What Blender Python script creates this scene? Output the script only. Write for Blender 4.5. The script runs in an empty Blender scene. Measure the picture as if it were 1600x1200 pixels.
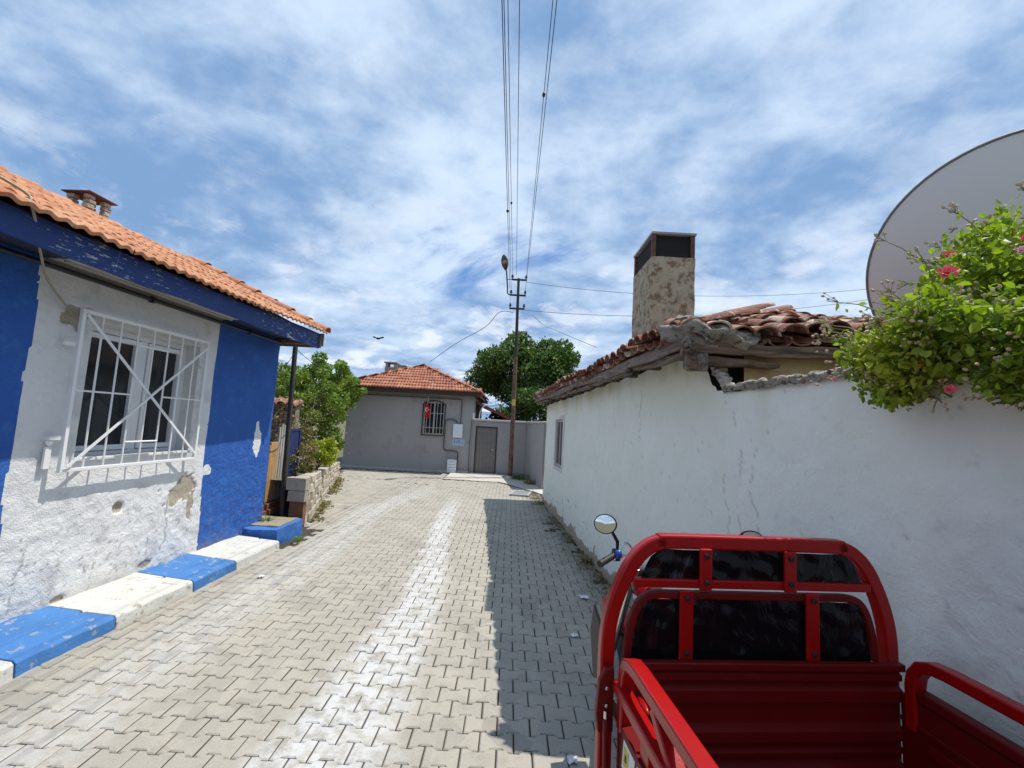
import bpy, bmesh, math, random
import numpy as np
from mathutils import Vector, Matrix, Euler
random.seed(7); RNG = np.random.default_rng(11)
SC = bpy.context.scene; COL = SC.collection
R = math.radians

# ------------------------------------------------------------------ camera
cd = bpy.data.cameras.new('camera'); cam = bpy.data.objects.new('camera', cd); COL.objects.link(cam)
cd.sensor_width = 36; cd.lens = 36*680/1600; cd.clip_start = .05; cd.clip_end = 2000
_p = math.atan(65/680); _r = R(3.1)
_F = Vector((0, math.cos(_p), math.sin(_p))); _R0 = Vector((1, 0, 0)); _U0 = _R0.cross(_F)
_Rt = _R0*math.cos(_r)+_U0*math.sin(_r); _Up = -_R0*math.sin(_r)+_U0*math.cos(_r)
M = Matrix((_Rt, _Up, -_F)).transposed().to_4x4(); M.translation = (0, 0, 1.85)
cam.matrix_world = M; SC.camera = cam

# ------------------------------------------------------------------ light
SUN = Vector((.94, .34, 2.28)).normalized()
w = bpy.data.worlds.new('World'); SC.world = w; w.use_nodes = True
nt = w.node_tree; nt.nodes.clear()
def N(t, ty, **k):
    n = t.nodes.new(ty)
    for a, v in k.items():
        if a in ('operation', 'blend_type', 'data_type', 'noise_dimensions', 'sky_type', 'feature', 'vector_type', 'interpolation_type', 'attribute_name', 'distance', 'bands_direction', 'wave_type', 'noise_type', 'use_clamp', 'clamp'):
            setattr(n, a, v)
    return n
def L(t, a, b): t.links.new(a, b)
sky = N(nt, 'ShaderNodeTexSky', sky_type='NISHITA'); sky.sun_disc = False
sky.sun_elevation = math.asin(SUN.z); sky.sun_rotation = math.atan2(SUN.x, SUN.y); sky.ozone_density = 2.0; sky.dust_density = .6
def mth(t, op, a, b=None, c=None, clamp=False):
    n = t.nodes.new('ShaderNodeMath'); n.operation = op; n.use_clamp = clamp
    for i, v in enumerate((a, b, c)):
        if v is None: continue
        if isinstance(v, (int, float)): n.inputs[i].default_value = v
        else: t.links.new(v, n.inputs[i])
    return n.outputs[0]
def mixc(t, f, a, b, bt='MIX'):
    n = t.nodes.new('ShaderNodeMix'); n.data_type = 'RGBA'; n.blend_type = bt
    for i, v in ((0, f), (6, a), (7, b)):
        if isinstance(v, (int, float)): n.inputs[i].default_value = v
        elif isinstance(v, tuple): n.inputs[i].default_value = (*v, 1)[:4]
        else: t.links.new(v, n.inputs[i])
    return n.outputs[2]
def ramp(t, f, lo, hi, smooth=True):
    n = t.nodes.new('ShaderNodeMapRange'); n.interpolation_type = 'SMOOTHSTEP' if smooth else 'LINEAR'
    t.links.new(f, n.inputs[0]); n.inputs[1].default_value = lo; n.inputs[2].default_value = hi
    return n.outputs[0]
def noise(t, vec, scale, detail=4, rough=.55, dist=0., out=0):
    n = t.nodes.new('ShaderNodeTexNoise'); n.inputs['Scale'].default_value = scale; n.inputs['Detail'].default_value = detail
    n.inputs['Roughness'].default_value = rough; n.inputs['Distortion'].default_value = dist
    if vec is not None: t.links.new(vec, n.inputs['Vector'])
    return n.outputs[out]
tc = nt.nodes.new('ShaderNodeTexCoord'); sep = nt.nodes.new('ShaderNodeSeparateXYZ'); L(nt, tc.outputs['Generated'], sep.inputs[0])
zz = mth(nt, 'ADD', mth(nt, 'MAXIMUM', sep.outputs[2], 0.0), .26)
cx = mth(nt, 'DIVIDE', sep.outputs[0], zz); cy = mth(nt, 'DIVIDE', sep.outputs[1], zz)
cmb = nt.nodes.new('ShaderNodeCombineXYZ'); L(nt, cx, cmb.inputs[0]); L(nt, cy, cmb.inputs[1])
mp = nt.nodes.new('ShaderNodeMapping'); L(nt, cmb.outputs[0], mp.inputs[0]); mp.inputs['Location'].default_value = (3.1, 1.7, 0); mp.inputs['Rotation'].default_value = (0, 0, .5); mp.inputs['Scale'].default_value = (1.0, 1.15, 1)
cv = mp.outputs[0]
cov = noise(nt, cv, 1.1, 8, .58, .3)                      # cover
cloud = ramp(nt, cov, .27, .38)
shade = noise(nt, cv, 1.5, 10, .57, .25)                      # light and dark of the cloud mass
sh2 = noise(nt, cv, 5.5, 9, .60, .2)
shd = ramp(nt, mth(nt, 'ADD', mth(nt, 'MULTIPLY', shade, .72), mth(nt, 'MULTIPLY', sh2, .28)), .375, .63)
K = 10.0
ccol = mixc(nt, shd, (.20*K, .345*K, .59*K), (.62*K, .75*K, .92*K))
# brighter, whiter puffs low over the horizon
low = ramp(nt, sep.outputs[2], .5, .02)
pf = ramp(nt, noise(nt, cv, 3.4, 9, .60, .2), .50, .64)
ccol = mixc(nt, mth(nt, 'MULTIPLY', pf, mth(nt, 'ADD', mth(nt, 'MULTIPLY', low, .75), .15)), ccol, (.86*K, .90*K, .97*K))
bl = mixc(nt, 1.0, sky.outputs[0], (.75, 1.0, 1.25), 'MULTIPLY')
fin = mixc(nt, mth(nt, 'MULTIPLY', cloud, .96), bl, ccol)
bg = nt.nodes.new('ShaderNodeBackground'); bg.inputs[1].default_value = .1; L(nt, fin, bg.inputs[0])
wo = nt.nodes.new('ShaderNodeOutputWorld'); L(nt, bg.outputs[0], wo.inputs[0])
sl = bpy.data.lights.new('sun', 'SUN'); sl.energy = 4.1; sl.angle = R(.5); sl.color = (1, .95, .86)
so = bpy.data.objects.new('sun', sl); COL.objects.link(so); so.rotation_euler = SUN.to_track_quat('Z', 'Y').to_euler(); so.location = (5, 0, 20)
vs = SC.view_settings; vs.view_transform = 'Standard'; vs.look = 'None'; vs.exposure = 0.2; vs.gamma = 1; vs.use_curve_mapping = False
SC.cycles.max_bounces = 6

# ------------------------------------------------------------------ numpy noise
def vnoise(x, y, seed=0):
    xi = np.floor(x).astype(np.int64); yi = np.floor(y).astype(np.int64); fx = x-xi; fy = y-yi
    fx = fx*fx*(3-2*fx); fy = fy*fy*(3-2*fy)
    def h(a, b):
        n = (a*374761393+b*668265263+seed*974711) & 0x7fffffff
        n = ((n ^ (n >> 13))*1274126177) & 0x7fffffff
        return ((n ^ (n >> 16)) & 0xffff)/65535.
    return (h(xi, yi)*(1-fx)+h(xi+1, yi)*fx)*(1-fy)+(h(xi, yi+1)*(1-fx)+h(xi+1, yi+1)*fx)*fy
def fbm(x, y, sc, seed=0, octv=4):
    a = 0.; amp = .5; tot = 0.
    for i in range(octv):
        a = a+amp*vnoise(x*sc, y*sc, seed+i*17); tot += amp; amp *= .5; sc *= 2.03
    return a/tot
def sst(a, b, x):
    t = np.clip((x-a)/(b-a), 0, 1); return t*t*(3-2*t)

# ------------------------------------------------------------------ materials
def newmat(name):
    m = bpy.data.materials.new(name); m.use_nodes = True; t = m.node_tree
    b = t.nodes['Principled BSDF']; return m, t, b
def geo(t): return t.nodes.new('ShaderNodeNewGeometry').outputs['Position']
def objc(t): return t.nodes.new('ShaderNodeTexCoord').outputs['Object']
def bump(t, b, h, st, dist=.01, nrm=None):
    n = t.nodes.new('ShaderNodeBump'); n.inputs['Strength'].default_value = st; n.inputs['Distance'].default_value = dist
    t.links.new(h, n.inputs['Height'])
    if nrm is not None: t.links.new(nrm, n.inputs['Normal'])
    t.links.new(n.outputs[0], b.inputs['Normal']); return n.outputs[0]
def scale(c, k): return tuple(min(1, v*k) for v in c)
MAT = {}
def basic(name, col, rough=.6, metal=0., var=.25, sc=6., bmp=.0, bsc=60., rnd=0., col2=None, thr=(.45, .62), coord='geo', spec=.5, coat=0.):
    """a plain surface with tonal variation, optional second colour in patches and fine relief"""
    m, t, b = newmat(name); P = geo(t) if coord == 'geo' else objc(t)
    c = mixc(t, noise(t, P, sc, 6), scale(col, 1-var), scale(col, 1+var))
    if rnd:
        oi = t.nodes.new('ShaderNodeObjectInfo')
        f = mth(t, 'ADD', mth(t, 'MULTIPLY', oi.outputs['Random'], rnd*2), 1-rnd)
        n = t.nodes.new('ShaderNodeVectorMath'); n.operation = 'SCALE'; L(t, c, n.inputs[0]); L(t, f, n.inputs['Scale']); c = n.outputs[0]
    if col2: c = mixc(t, ramp(t, noise(t, P, sc*2.3, 8, .65), *thr), c, col2)
    L(t, c, b.inputs['Base Color']); b.inputs['Roughness'].default_value = rough; b.inputs['Metallic'].default_value = metal
    b.inputs['Specular IOR Level'].default_value = spec; b.inputs['Coat Weight'].default_value = coat; b.inputs['Coat Roughness'].default_value = .08
    if bmp: bump(t, b, noise(t, P, bsc, 6, .6), bmp)
    MAT[name] = m; return m

# the left house's painted render: masks come as a colour attribute (r blue coat, g bare plaster, b grime)
m, t, b = newmat('painted_render_left'); MAT['wallL'] = m; P = geo(t)
at = t.nodes.new('ShaderNodeAttribute'); at.attribute_name = 'mask'; sp = t.nodes.new('ShaderNodeSeparateColor'); L(t, at.outputs['Color'], sp.inputs[0])
n1 = noise(t, P, 3, 7, .6); n2 = noise(t, P, 28, 6, .65)
white = mixc(t, n1, (.66, .66, .66), (.80, .80, .79))
blue = mixc(t, n1, (.008, .066, .31), (.020, .130, .48)); blue = mixc(t, mth(t, 'MULTIPLY', ramp(t, noise(t, P, 7, 8, .7), .5, .72), .45), blue, (.06, .20, .50))
blue = mixc(t, mth(t, 'MULTIPLY', ramp(t, noise(t, P, 38, 6, .7), .60, .70), .5), blue, (.01, .03, .13))
c = mixc(t, ramp(t, mth(t, 'ADD', sp.outputs[0], mth(t, 'MULTIPLY', mth(t, 'SUBTRACT', n2, .5), .25)), .45, .55), white, blue)
grit = mixc(t, n2, (.30, .26, .20), (.50, .44, .34))
c = mixc(t, ramp(t, mth(t, 'ADD', sp.outputs[1], mth(t, 'MULTIPLY', mth(t, 'SUBTRACT', n2, .5), .5)), .42, .56), c, grit)
c = mixc(t, mth(t, 'MULTIPLY', sp.outputs[2], .75), c, (.20, .19, .18))
L(t, c, b.inputs['Base Color']); b.inputs['Roughness'].default_value = .72
bump(t, b, mth(t, 'ADD', mth(t, 'MULTIPLY', noise(t, P, 16, 8, .65, .6), 1.), mth(t, 'MULTIPLY', noise(t, P, 90, 4), .3)), .85, .02)

m, t, b = newmat('limewashed_wall_right'); MAT['wallR'] = m; P = geo(t)
at = t.nodes.new('ShaderNodeAttribute'); at.attribute_name = 'mask'; sp = t.nodes.new('ShaderNodeSeparateColor'); L(t, at.outputs['Color'], sp.inputs[0])
n1 = noise(t, P, 1.2, 6, .55); n2 = noise(t, P, 22, 7, .65)
c = mixc(t, n1, (.76, .775, .69), (.84, .845, .765))
c = mixc(t, mth(t, 'MULTIPLY', ramp(t, noise(t, P, 3.3, 6, .6), .5, .62), .30), c, (.87, .87, .82))
c = mixc(t, mth(t, 'MULTIPLY', ramp(t, noise(t, P, 6.5, 8, .7), .55, .7), .35), c, (.55, .55, .50))
c = mixc(t, sp.outputs[0], c, (.60, .57, .38))       # yellow-green stain under the eave
c = mixc(t, ramp(t, mth(t, 'ADD', sp.outputs[1], mth(t, 'MULTIPLY', mth(t, 'SUBTRACT', n2, .5), .5)), .42, .58), c, mixc(t, n2, (.28, .22, .15), (.50, .42, .32)))
c = mixc(t, mth(t, 'MULTIPLY', sp.outputs[2], .8), c, (.16, .15, .13))
L(t, c, b.inputs['Base Color']); b.inputs['Roughness'].default_value = .8
bump(t, b, mth(t, 'ADD', noise(t, P, 7, 9, .65, .5), mth(t, 'MULTIPLY', noise(t, P, 60, 4), .25)), .5, .025)

# pavers: concrete, each stone a little different; pale lime dust and dirt lie over them in tracks
m, t, b = newmat('concrete_paver'); MAT['paver'] = m; P = geo(t)
sp = t.nodes.new('ShaderNodeSeparateXYZ'); L(t, P, sp.inputs[0]); X, Y = sp.outputs[0], sp.outputs[1]
vo = t.nodes.new('ShaderNodeTexVoronoi'); vo.inputs['Scale'].default_value = 5.3; L(t, P, vo.inputs['Vector'])
rs = t.nodes.new('ShaderNodeSeparateColor'); L(t, vo.outputs['Color'], rs.inputs[0])
base = mixc(t, noise(t, P, .7, 5), (.325, .30, .255), (.415, .385, .33))
base = mixc(t, mth(t, 'MULTIPLY', rs.outputs[0], .5), base, (.47, .43, .36))
base = mixc(t, mth(t, 'MULTIPLY', ramp(t, rs.outputs[1], .7, 1.), .5), base, (.26, .24, .21))
base = mixc(t, mth(t, 'MULTIPLY', ramp(t, noise(t, P, 1.6, 9, .75), .52, .66), .30), base, (.20, .175, .14))
base = mixc(t, mth(t, 'MULTIPLY', ramp(t, noise(t, P, 6, 8, .7), .5, .7), .35), base, (.24, .21, .165))
base = mixc(t, mth(t, 'MULTIPLY', ramp(t, noise(t, P, 130, 4, .7), .42, .72), .35), base, (.17, .155, .13))
base = mixc(t, ramp(t, noise(t, P, 260, 2, .7), .66, .74), base, (.62, .60, .55))
def curve(pts, lo, hi):
    n = t.nodes.new('ShaderNodeFloatCurve'); mr = t.nodes.new('ShaderNodeMapRange'); L(t, Y, mr.inputs[0]); mr.inputs[1].default_value = 0; mr.inputs[2].default_value = 16
    L(t, mr.outputs[0], n.inputs['Value']); cu = n.mapping.curves[0]
    pts = [(y/16, (x-lo)/(hi-lo)) for y, x in pts]
    cu.points[0].location = pts[0]; cu.points[1].location = pts[-1]
    for q in pts[1:-1]: cu.points.new(*q)
    n.mapping.update(); return mth(t, 'ADD', mth(t, 'MULTIPLY', n.outputs[0], hi-lo), lo)
wob = mth(t, 'MULTIPLY', mth(t, 'SUBTRACT', noise(t, P, 3.5, 6, .6), .5), .45)
nr_ = t.nodes.new('ShaderNodeMapRange'); L(t, Y, nr_.inputs[0]); nr_.inputs[1].default_value = 2.5; nr_.inputs[2].default_value = 7; nr_.inputs[3].default_value = .62; nr_.inputs[4].default_value = 1.35
s1 = mth(t, 'ABSOLUTE', mth(t, 'ADD', mth(t, 'SUBTRACT', X, curve([(0, -.80), (2.7, -.92), (3.5, -.88), (4.8, -.84), (6.2, -.95), (8.1, -1.12), (11.3, -1.25), (16, -1.5)], -2, 0)), wob))
s1 = mth(t, 'MULTIPLY', s1, nr_.outputs[0])
m1 = mth(t, 'MULTIPLY', ramp(t, s1, .32, .10), ramp(t, Y, 12, 8.5))
s2 = mth(t, 'ABSOLUTE', mth(t, 'ADD', mth(t, 'SUBTRACT', X, curve([(0, -2.35), (3.2, -2.5), (4.1, -2.55), (5.2, -2.5), (6.5, -2.5), (8.8, -2.65), (12, -2.2), (16, -2.)], -3, -1)), wob))
m2 = mth(t, 'MULTIPLY', ramp(t, s2, .46, .10), ramp(t, Y, 14, 10))
dustn = ramp(t, noise(t, P, 8, 8, .75), .34, .60)
dm = mth(t, 'MULTIPLY', mth(t, 'MAXIMUM', m1, mth(t, 'MULTIPLY', m2, .5)), dustn)
base = mixc(t, mth(t, 'MULTIPLY', dm, .8), base, (.60, .605, .61))
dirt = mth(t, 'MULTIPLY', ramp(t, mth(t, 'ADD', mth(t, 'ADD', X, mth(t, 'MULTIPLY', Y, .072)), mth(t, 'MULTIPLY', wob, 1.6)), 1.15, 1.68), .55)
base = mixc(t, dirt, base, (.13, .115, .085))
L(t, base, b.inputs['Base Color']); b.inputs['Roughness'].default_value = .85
bump(t, b, noise(t, P, 120, 6, .7), .35, .006)

m, t, b = newmat('clay_tile_new'); MAT['tileL'] = m; P = geo(t); oi = t.nodes.new('ShaderNodeObjectInfo')
vo = t.nodes.new('ShaderNodeTexVoronoi'); vo.inputs['Scale'].default_value = 3.2; L(t, P, vo.inputs['Vector']); rs = t.nodes.new('ShaderNodeSeparateColor'); L(t, vo.outputs['Color'], rs.inputs[0])
c = mixc(t, mth(t, 'FRACT', mth(t, 'ADD', oi.outputs['Random'], rs.outputs[0])), (.34, .12, .05), (.53, .235, .11))
c = mixc(t, ramp(t, noise(t, P, 9, 7, .7), .48, .72), c, (.54, .35, .21))
c = mixc(t, mth(t, 'MULTIPLY', ramp(t, noise(t, P, 25, 7, .7), .58, .72), .8), c, (.17, .10, .07))
L(t, c, b.inputs['Base Color']); b.inputs['Roughness'].default_value = .75; bump(t, b, noise(t, P, 80, 5), .25, .006)

m, t, b = newmat('clay_tile_red'); MAT['tileG'] = m; P = geo(t); oi = t.nodes.new('ShaderNodeObjectInfo')
c = mixc(t, oi.outputs['Random'], (.28, .085, .045), (.40, .16, .09)); c = mixc(t, mth(t, 'MULTIPLY', ramp(t, noise(t, P, 3, 7, .7), .5, .7), .6), c, (.20, .10, .07))
L(t, c, b.inputs['Base Color']); b.inputs['Roughness'].default_value = .8
m, t, b = newmat('clay_tile_old'); MAT['tileR'] = m; P = geo(t); oi = t.nodes.new('ShaderNodeObjectInfo')
vo = t.nodes.new('ShaderNodeTexVoronoi'); vo.inputs['Scale'].default_value = 3.8; L(t, P, vo.inputs['Vector']); rs = t.nodes.new('ShaderNodeSeparateColor'); L(t, vo.outputs['Color'], rs.inputs[0])
f = mth(t, 'FRACT', mth(t, 'ADD', oi.outputs['Random'], rs.outputs[0]))
c = mixc(t, f, (.13, .038, .024), (.38, .16, .09))
c = mixc(t, ramp(t, f, .80, .9), c, (.52, .42, .33))
c = mixc(t, ramp(t, noise(t, P, 14, 7, .7), .52, .70), c, (.46, .38, .31))
c = mixc(t, mth(t, 'MULTIPLY', ramp(t, noise(t, P, 30, 7, .7), .55, .7), .85), c, (.07, .06, .05))
L(t, c, b.inputs['Base Color']); b.inputs['Roughness'].default_value = .85; bump(t, b, noise(t, P, 60, 6, .65), .5, .01)

def wood(name, c1, c2, axis='z', rough=.8):
    m, t, b = newmat(name); P = geo(t); mp = t.nodes.new('ShaderNodeMapping'); L(t, P, mp.inputs[0])
    s = {'x': (1.5, 22, 22), 'y': (22, 1.5, 22), 'z': (22, 22, 1.5)}[axis]; mp.inputs['Scale'].default_value = s
    g = noise(t, mp.outputs[0], 1.6, 8, .7, .8)
    c = mixc(t, ramp(t, g, .3, .7), c1, c2); c = mixc(t, ramp(t, noise(t, P, 5, 6), .55, .75), c, scale(c1, .6))
    L(t, c, b.inputs['Base Color']); b.inputs['Roughness'].default_value = rough; bump(t, b, g, .7, .012); MAT[name] = m
wood('wood_grey_y', (.05, .036, .026), (.30, .24, .19), 'y'); wood('wood_grey_x', (.05, .028, .017), (.27, .17, .105), 'x')
wood('wood_tan', (.33, .17, .06), (.60, .38, .17), 'z'); wood('wood_slat', (.22, .19, .16), (.52, .48, .43), 'z'); wood('wood_brown', (.16, .06, .03), (.30, .13, .07), 'x')
wood('wood_pole', (.02, .017, .015), (.07, .06, .05), 'z')

# blue board with flaking paint
m, t, b = newmat('flaking_blue_board'); MAT['fascia'] = m; P = geo(t); mp = t.nodes.new('ShaderNodeMapping'); L(t, P, mp.inputs[0]); mp.inputs['Scale'].default_value = (6, 2.2, 9)
g = noise(t, mp.outputs[0], 4.5, 9, .72); zone = noise(t, P, .9, 3)
fl = ramp(t, mth(t, 'ADD', g, mth(t, 'MULTIPLY', mth(t, 'SUBTRACT', zone, .5), .35)), .60, .64)
c = mixc(t, noise(t, P, 4, 6), (.004, .024, .13), (.008, .045, .20)); c = mixc(t, fl, c, (.42, .42, .40))
L(t, c, b.inputs['Base Color']); b.inputs['Roughness'].default_value = .6; bump(t, b, fl, -.5, .004)

basic('board_cream', (.40, .37, .33), .75, var=.2, bmp=.3, col2=(.25, .21, .17), thr=(.55, .7))
basic('dark_soffit', (.018, .025, .05), .8, var=.4, bmp=.4, bsc=30)
basic('brown_soffit', (.045, .025, .018), .8, var=.4)
basic('black_pipe', (.012, .012, .012), .45)
basic('white_metal', (.78, .78, .77), .35, var=.05, bmp=.05)
basic('white_pvc', (.72, .73, .74), .3, var=.04)
basic('reveal_white', (.62, .62, .61), .8, var=.1, bmp=.4, bsc=25)
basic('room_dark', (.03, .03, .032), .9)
basic('curtain', (.16, .16, .165), .9, var=.3, sc=9)
basic('kerb_blue', (.050, .18, .45), .75, var=.3, sc=5, bmp=.7, bsc=30, col2=(.26, .31, .38), thr=(.56, .64))
basic('kerb_white', (.58, .57, .53), .8, var=.16, sc=5, bmp=.7, bsc=30, col2=(.33, .31, .27), thr=(.56, .66))
basic('rough_blue', (.035, .15, .46), .7, var=.25, sc=8, bmp=.9, bsc=20, col2=(.16, .30, .50), thr=(.58, .72))
basic('concrete', (.42, .39, .34), .9, var=.2, sc=3, bmp=.5, bsc=40, col2=(.27, .24, .20), thr=(.5, .72))
basic('pale_concrete', (.52, .49, .43), .9, var=.18, sc=2.5, bmp=.5, bsc=40, col2=(.34, .30, .25), thr=(.52, .74))
basic('sand', (.30, .255, .185), .95, var=.3, sc=14, bmp=.6, bsc=70, col2=(.16, .13, .09), thr=(.5, .7))
basic('joint_sand', (.06, .048, .036), .95, var=.35, sc=9, bmp=.5, bsc=90)
basic('earth', (.15, .125, .08), .95, var=.3, sc=1.5, col2=(.06, .085, .03), thr=(.45, .62))
basic('garden_stone', (.43, .38, .30), .9, var=.3, sc=5, bmp=1., bsc=18, rnd=.22, col2=(.22, .18, .13), thr=(.52, .7))
basic('rubble', (.38, .33, .27), .9, var=.35, sc=14, bmp=1., bsc=26, rnd=.2, col2=(.13, .10, .08), thr=(.5, .64))
basic('cement_lump', (.27, .235, .19), .95, var=.4, sc=9, bmp=1.6, bsc=22, col2=(.08, .06, .045), thr=(.48, .62))
basic('chimney_render', (.40, .345, .24), .9, var=.4, sc=5, bmp=2.2, bsc=13, col2=(.20, .13, .07), thr=(.47, .62))
basic('chimney_side', (.42, .40, .36), .9, var=.2, sc=4, bmp=.7, bsc=18, col2=(.25, .22, .18), thr=(.55, .7))
basic('chimney_brick', (.15, .065, .04), .9, var=.3, sc=8, bmp=.8, bsc=30, col2=(.07, .05, .04), thr=(.45, .62))
basic('soot', (.012, .011, .011), .95)
basic('slab', (.30, .30, .31), .85, var=.2, bmp=.4)
basic('rust_slab', (.13, .05, .035), .8, var=.3, bmp=.5)
basic('tan_plaster', (.50, .36, .19), .9, var=.25, sc=3, bmp=.7, bsc=25, col2=(.22, .14, .075), thr=(.55, .75))
basic('grey_render', (.345, .325, .32), .85, var=.12, sc=1.0, bmp=.8, bsc=30, col2=(.27, .25, .24), thr=(.52, .75))
basic('grey_coping', (.50, .47, .44), .85, var=.15, bmp=.4)
basic('grey_plinth', (.42, .39, .35), .9, var=.25, bmp=.6)
basic('grey_steel', (.19, .17, .165), .45, metal=.2, var=.12, bmp=.1)
basic('steel_frame', (.035, .03, .027), .5)
basic('gas_pipe', (.10, .09, .075), .5)
basic('grille_cream', (.50, .47, .40), .5)
basic('glass_dark', (.02, .024, .028), .08)
basic('box_white', (.70, .72, .78), .4, var=.04)
basic('box_blue', (.30, .42, .62), .5, var=.1, sc=60, col2=(.75, .78, .82), thr=(.55, .6))
basic('flag_red', (.50, .015, .012), .7, var=.1)
basic('white_cloth', (.8, .8, .8), .8)
basic('rust_steel', (.16, .085, .05), .75, var=.35, sc=5, bmp=.5, bsc=40, col2=(.06, .035, .025), thr=(.45, .6))
basic('pole_upper', (.035, .03, .026), .7, var=.3)
basic('insulator', (.04, .03, .03), .25)
basic('wire_dark', (.06, .065, .08), .5)
basic('cable_tan', (.30, .27, .20), .6)
basic('green_cord', (.05, .32, .20), .5)
basic('yellow_plate', (.55, .40, .08), .5)
basic('lamp_housing', (.07, .06, .04), .5)
basic('lamp_lens', (.25, .24, .20), .15)
basic('gate_blue', (.012, .030, .12), .5, var=.4, sc=7, bmp=.2, col2=(.16, .15, .12), thr=(.60, .68))
basic('brick_old', (.30, .17, .10), .9, var=.3, sc=9, bmp=.7, bsc=30, rnd=.3, col2=(.30, .25, .19), thr=(.5, .66))
basic('mortar', (.24, .20, .15), .95, var=.3, bmp=.6)
basic('dish_back', (.62, .61, .585), .42, var=.035, sc=1.6, spec=.4)
basic('dish_rim', (.17, .165, .15), .5, var=.2)
basic('galv', (.40, .41, .42), .4, metal=.6)
basic('bark', (.10, .075, .05), .95, var=.35, sc=12, bmp=1., bsc=20)
basic('twig', (.11, .085, .055), .9, var=.3)
basic('rose_stem', (.13, .14, .05), .7)
basic('bud', (.48, .36, .22), .7, var=.35, sc=30)
basic('petal_pink', (.85, .12, .15), .6, var=.15, sc=30); basic('petal_pale', (.78, .42, .40), .6, var=.15, sc=30)
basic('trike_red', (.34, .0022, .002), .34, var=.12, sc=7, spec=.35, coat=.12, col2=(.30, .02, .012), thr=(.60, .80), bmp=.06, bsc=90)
basic('trike_red_shaded', (.13, .002, .002), .5, spec=.3, var=.3, sc=5, col2=(.15, .012, .008), thr=(.6, .8))  # darker copy of the tricycle red, with the bed's shade put into the colour
basic('rubber', (.012, .012, .012), .6, bmp=.2)
basic('black_plastic', (.010, .010, .011), .5, spec=.25)
basic('chrome', (.55, .55, .56), .15, metal=1.)
basic('mirror_glass', (.72, .74, .75), .03, metal=1.)
basic('blue_knob', (.02, .07, .35), .25)
basic('sticker_white', (.72, .72, .68), .5, var=.03); basic('sticker_yellow', (.62, .50, .06), .5, var=.03); basic('sticker_black', (.02, .02, .02), .5)
basic('litter_white', (.70, .72, .74), .4); basic('litter_leaf', (.15, .10, .045), .9, var=.5, sc=40)
basic('grate', (.36, .37, .38), .6, var=.15); basic('bird_black', (.01, .01, .012), .8)
basic('red_sheet', (.20, .03, .025), .5, var=.2)
# wrinkled film over the cab windows
m, t, b = newmat('wrinkled_film'); MAT['film'] = m; P = geo(t); mp = t.nodes.new('ShaderNodeMapping'); L(t, P, mp.inputs[0]); mp.inputs['Scale'].default_value = (1.3, 1, .75); mp.inputs['Rotation'].default_value = (0, .5, 0)
wr = noise(t, mp.outputs[0], 5, 3, .45, 1.6); b.inputs['Base Color'].default_value = (.006, .006, .007, 1)
b.inputs['Roughness'].default_value = .16; b.inputs['Specular IOR Level'].default_value = .35; bump(t, b, wr, .8, .03)

def leafmat(name, c1, c2, c3, trans=.3):
    m, t, b = newmat(name); P = geo(t); at = t.nodes.new('ShaderNodeAttribute'); at.attribute_name = 'tint'
    c = mixc(t, at.outputs['Fac'], c1, c2); c = mixc(t, ramp(t, noise(t, P, 2.2, 3), .5, .72), c, c3)
    L(t, c, b.inputs['Base Color']); b.inputs['Roughness'].default_value = .48; b.inputs['Specular IOR Level'].default_value = .35
    tr = t.nodes.new('ShaderNodeBsdfTranslucent'); L(t, mixc(t, 1., c, (1., 1.25, .5), 'MULTIPLY'), tr.inputs[0])
    mx = t.nodes.new('ShaderNodeMixShader'); mx.inputs[0].default_value = trans; L(t, b.outputs[0], mx.inputs[1]); L(t, tr.outputs[0], mx.inputs[2])
    L(t, mx.outputs[0], t.nodes['Material Output'].inputs[0]); MAT[name] = m
leafmat('leaf_dark', (.030, .068, .016), (.12, .20, .045), (.20, .27, .07), .28)
leafmat('leaf_mid', (.07, .12, .018), (.24, .33, .05), (.34, .38, .08), .38)
leafmat('leaf_lime', (.22, .27, .02), (.42, .46, .035), (.5, .5, .06), .3)
leafmat('leaf_rose', (.12, .18, .015), (.36, .43, .045), (.50, .50, .06), .45)
leafmat('leaf_dry', (.16, .12, .05), (.30, .25, .11), (.2, .2, .07), .2)

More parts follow.
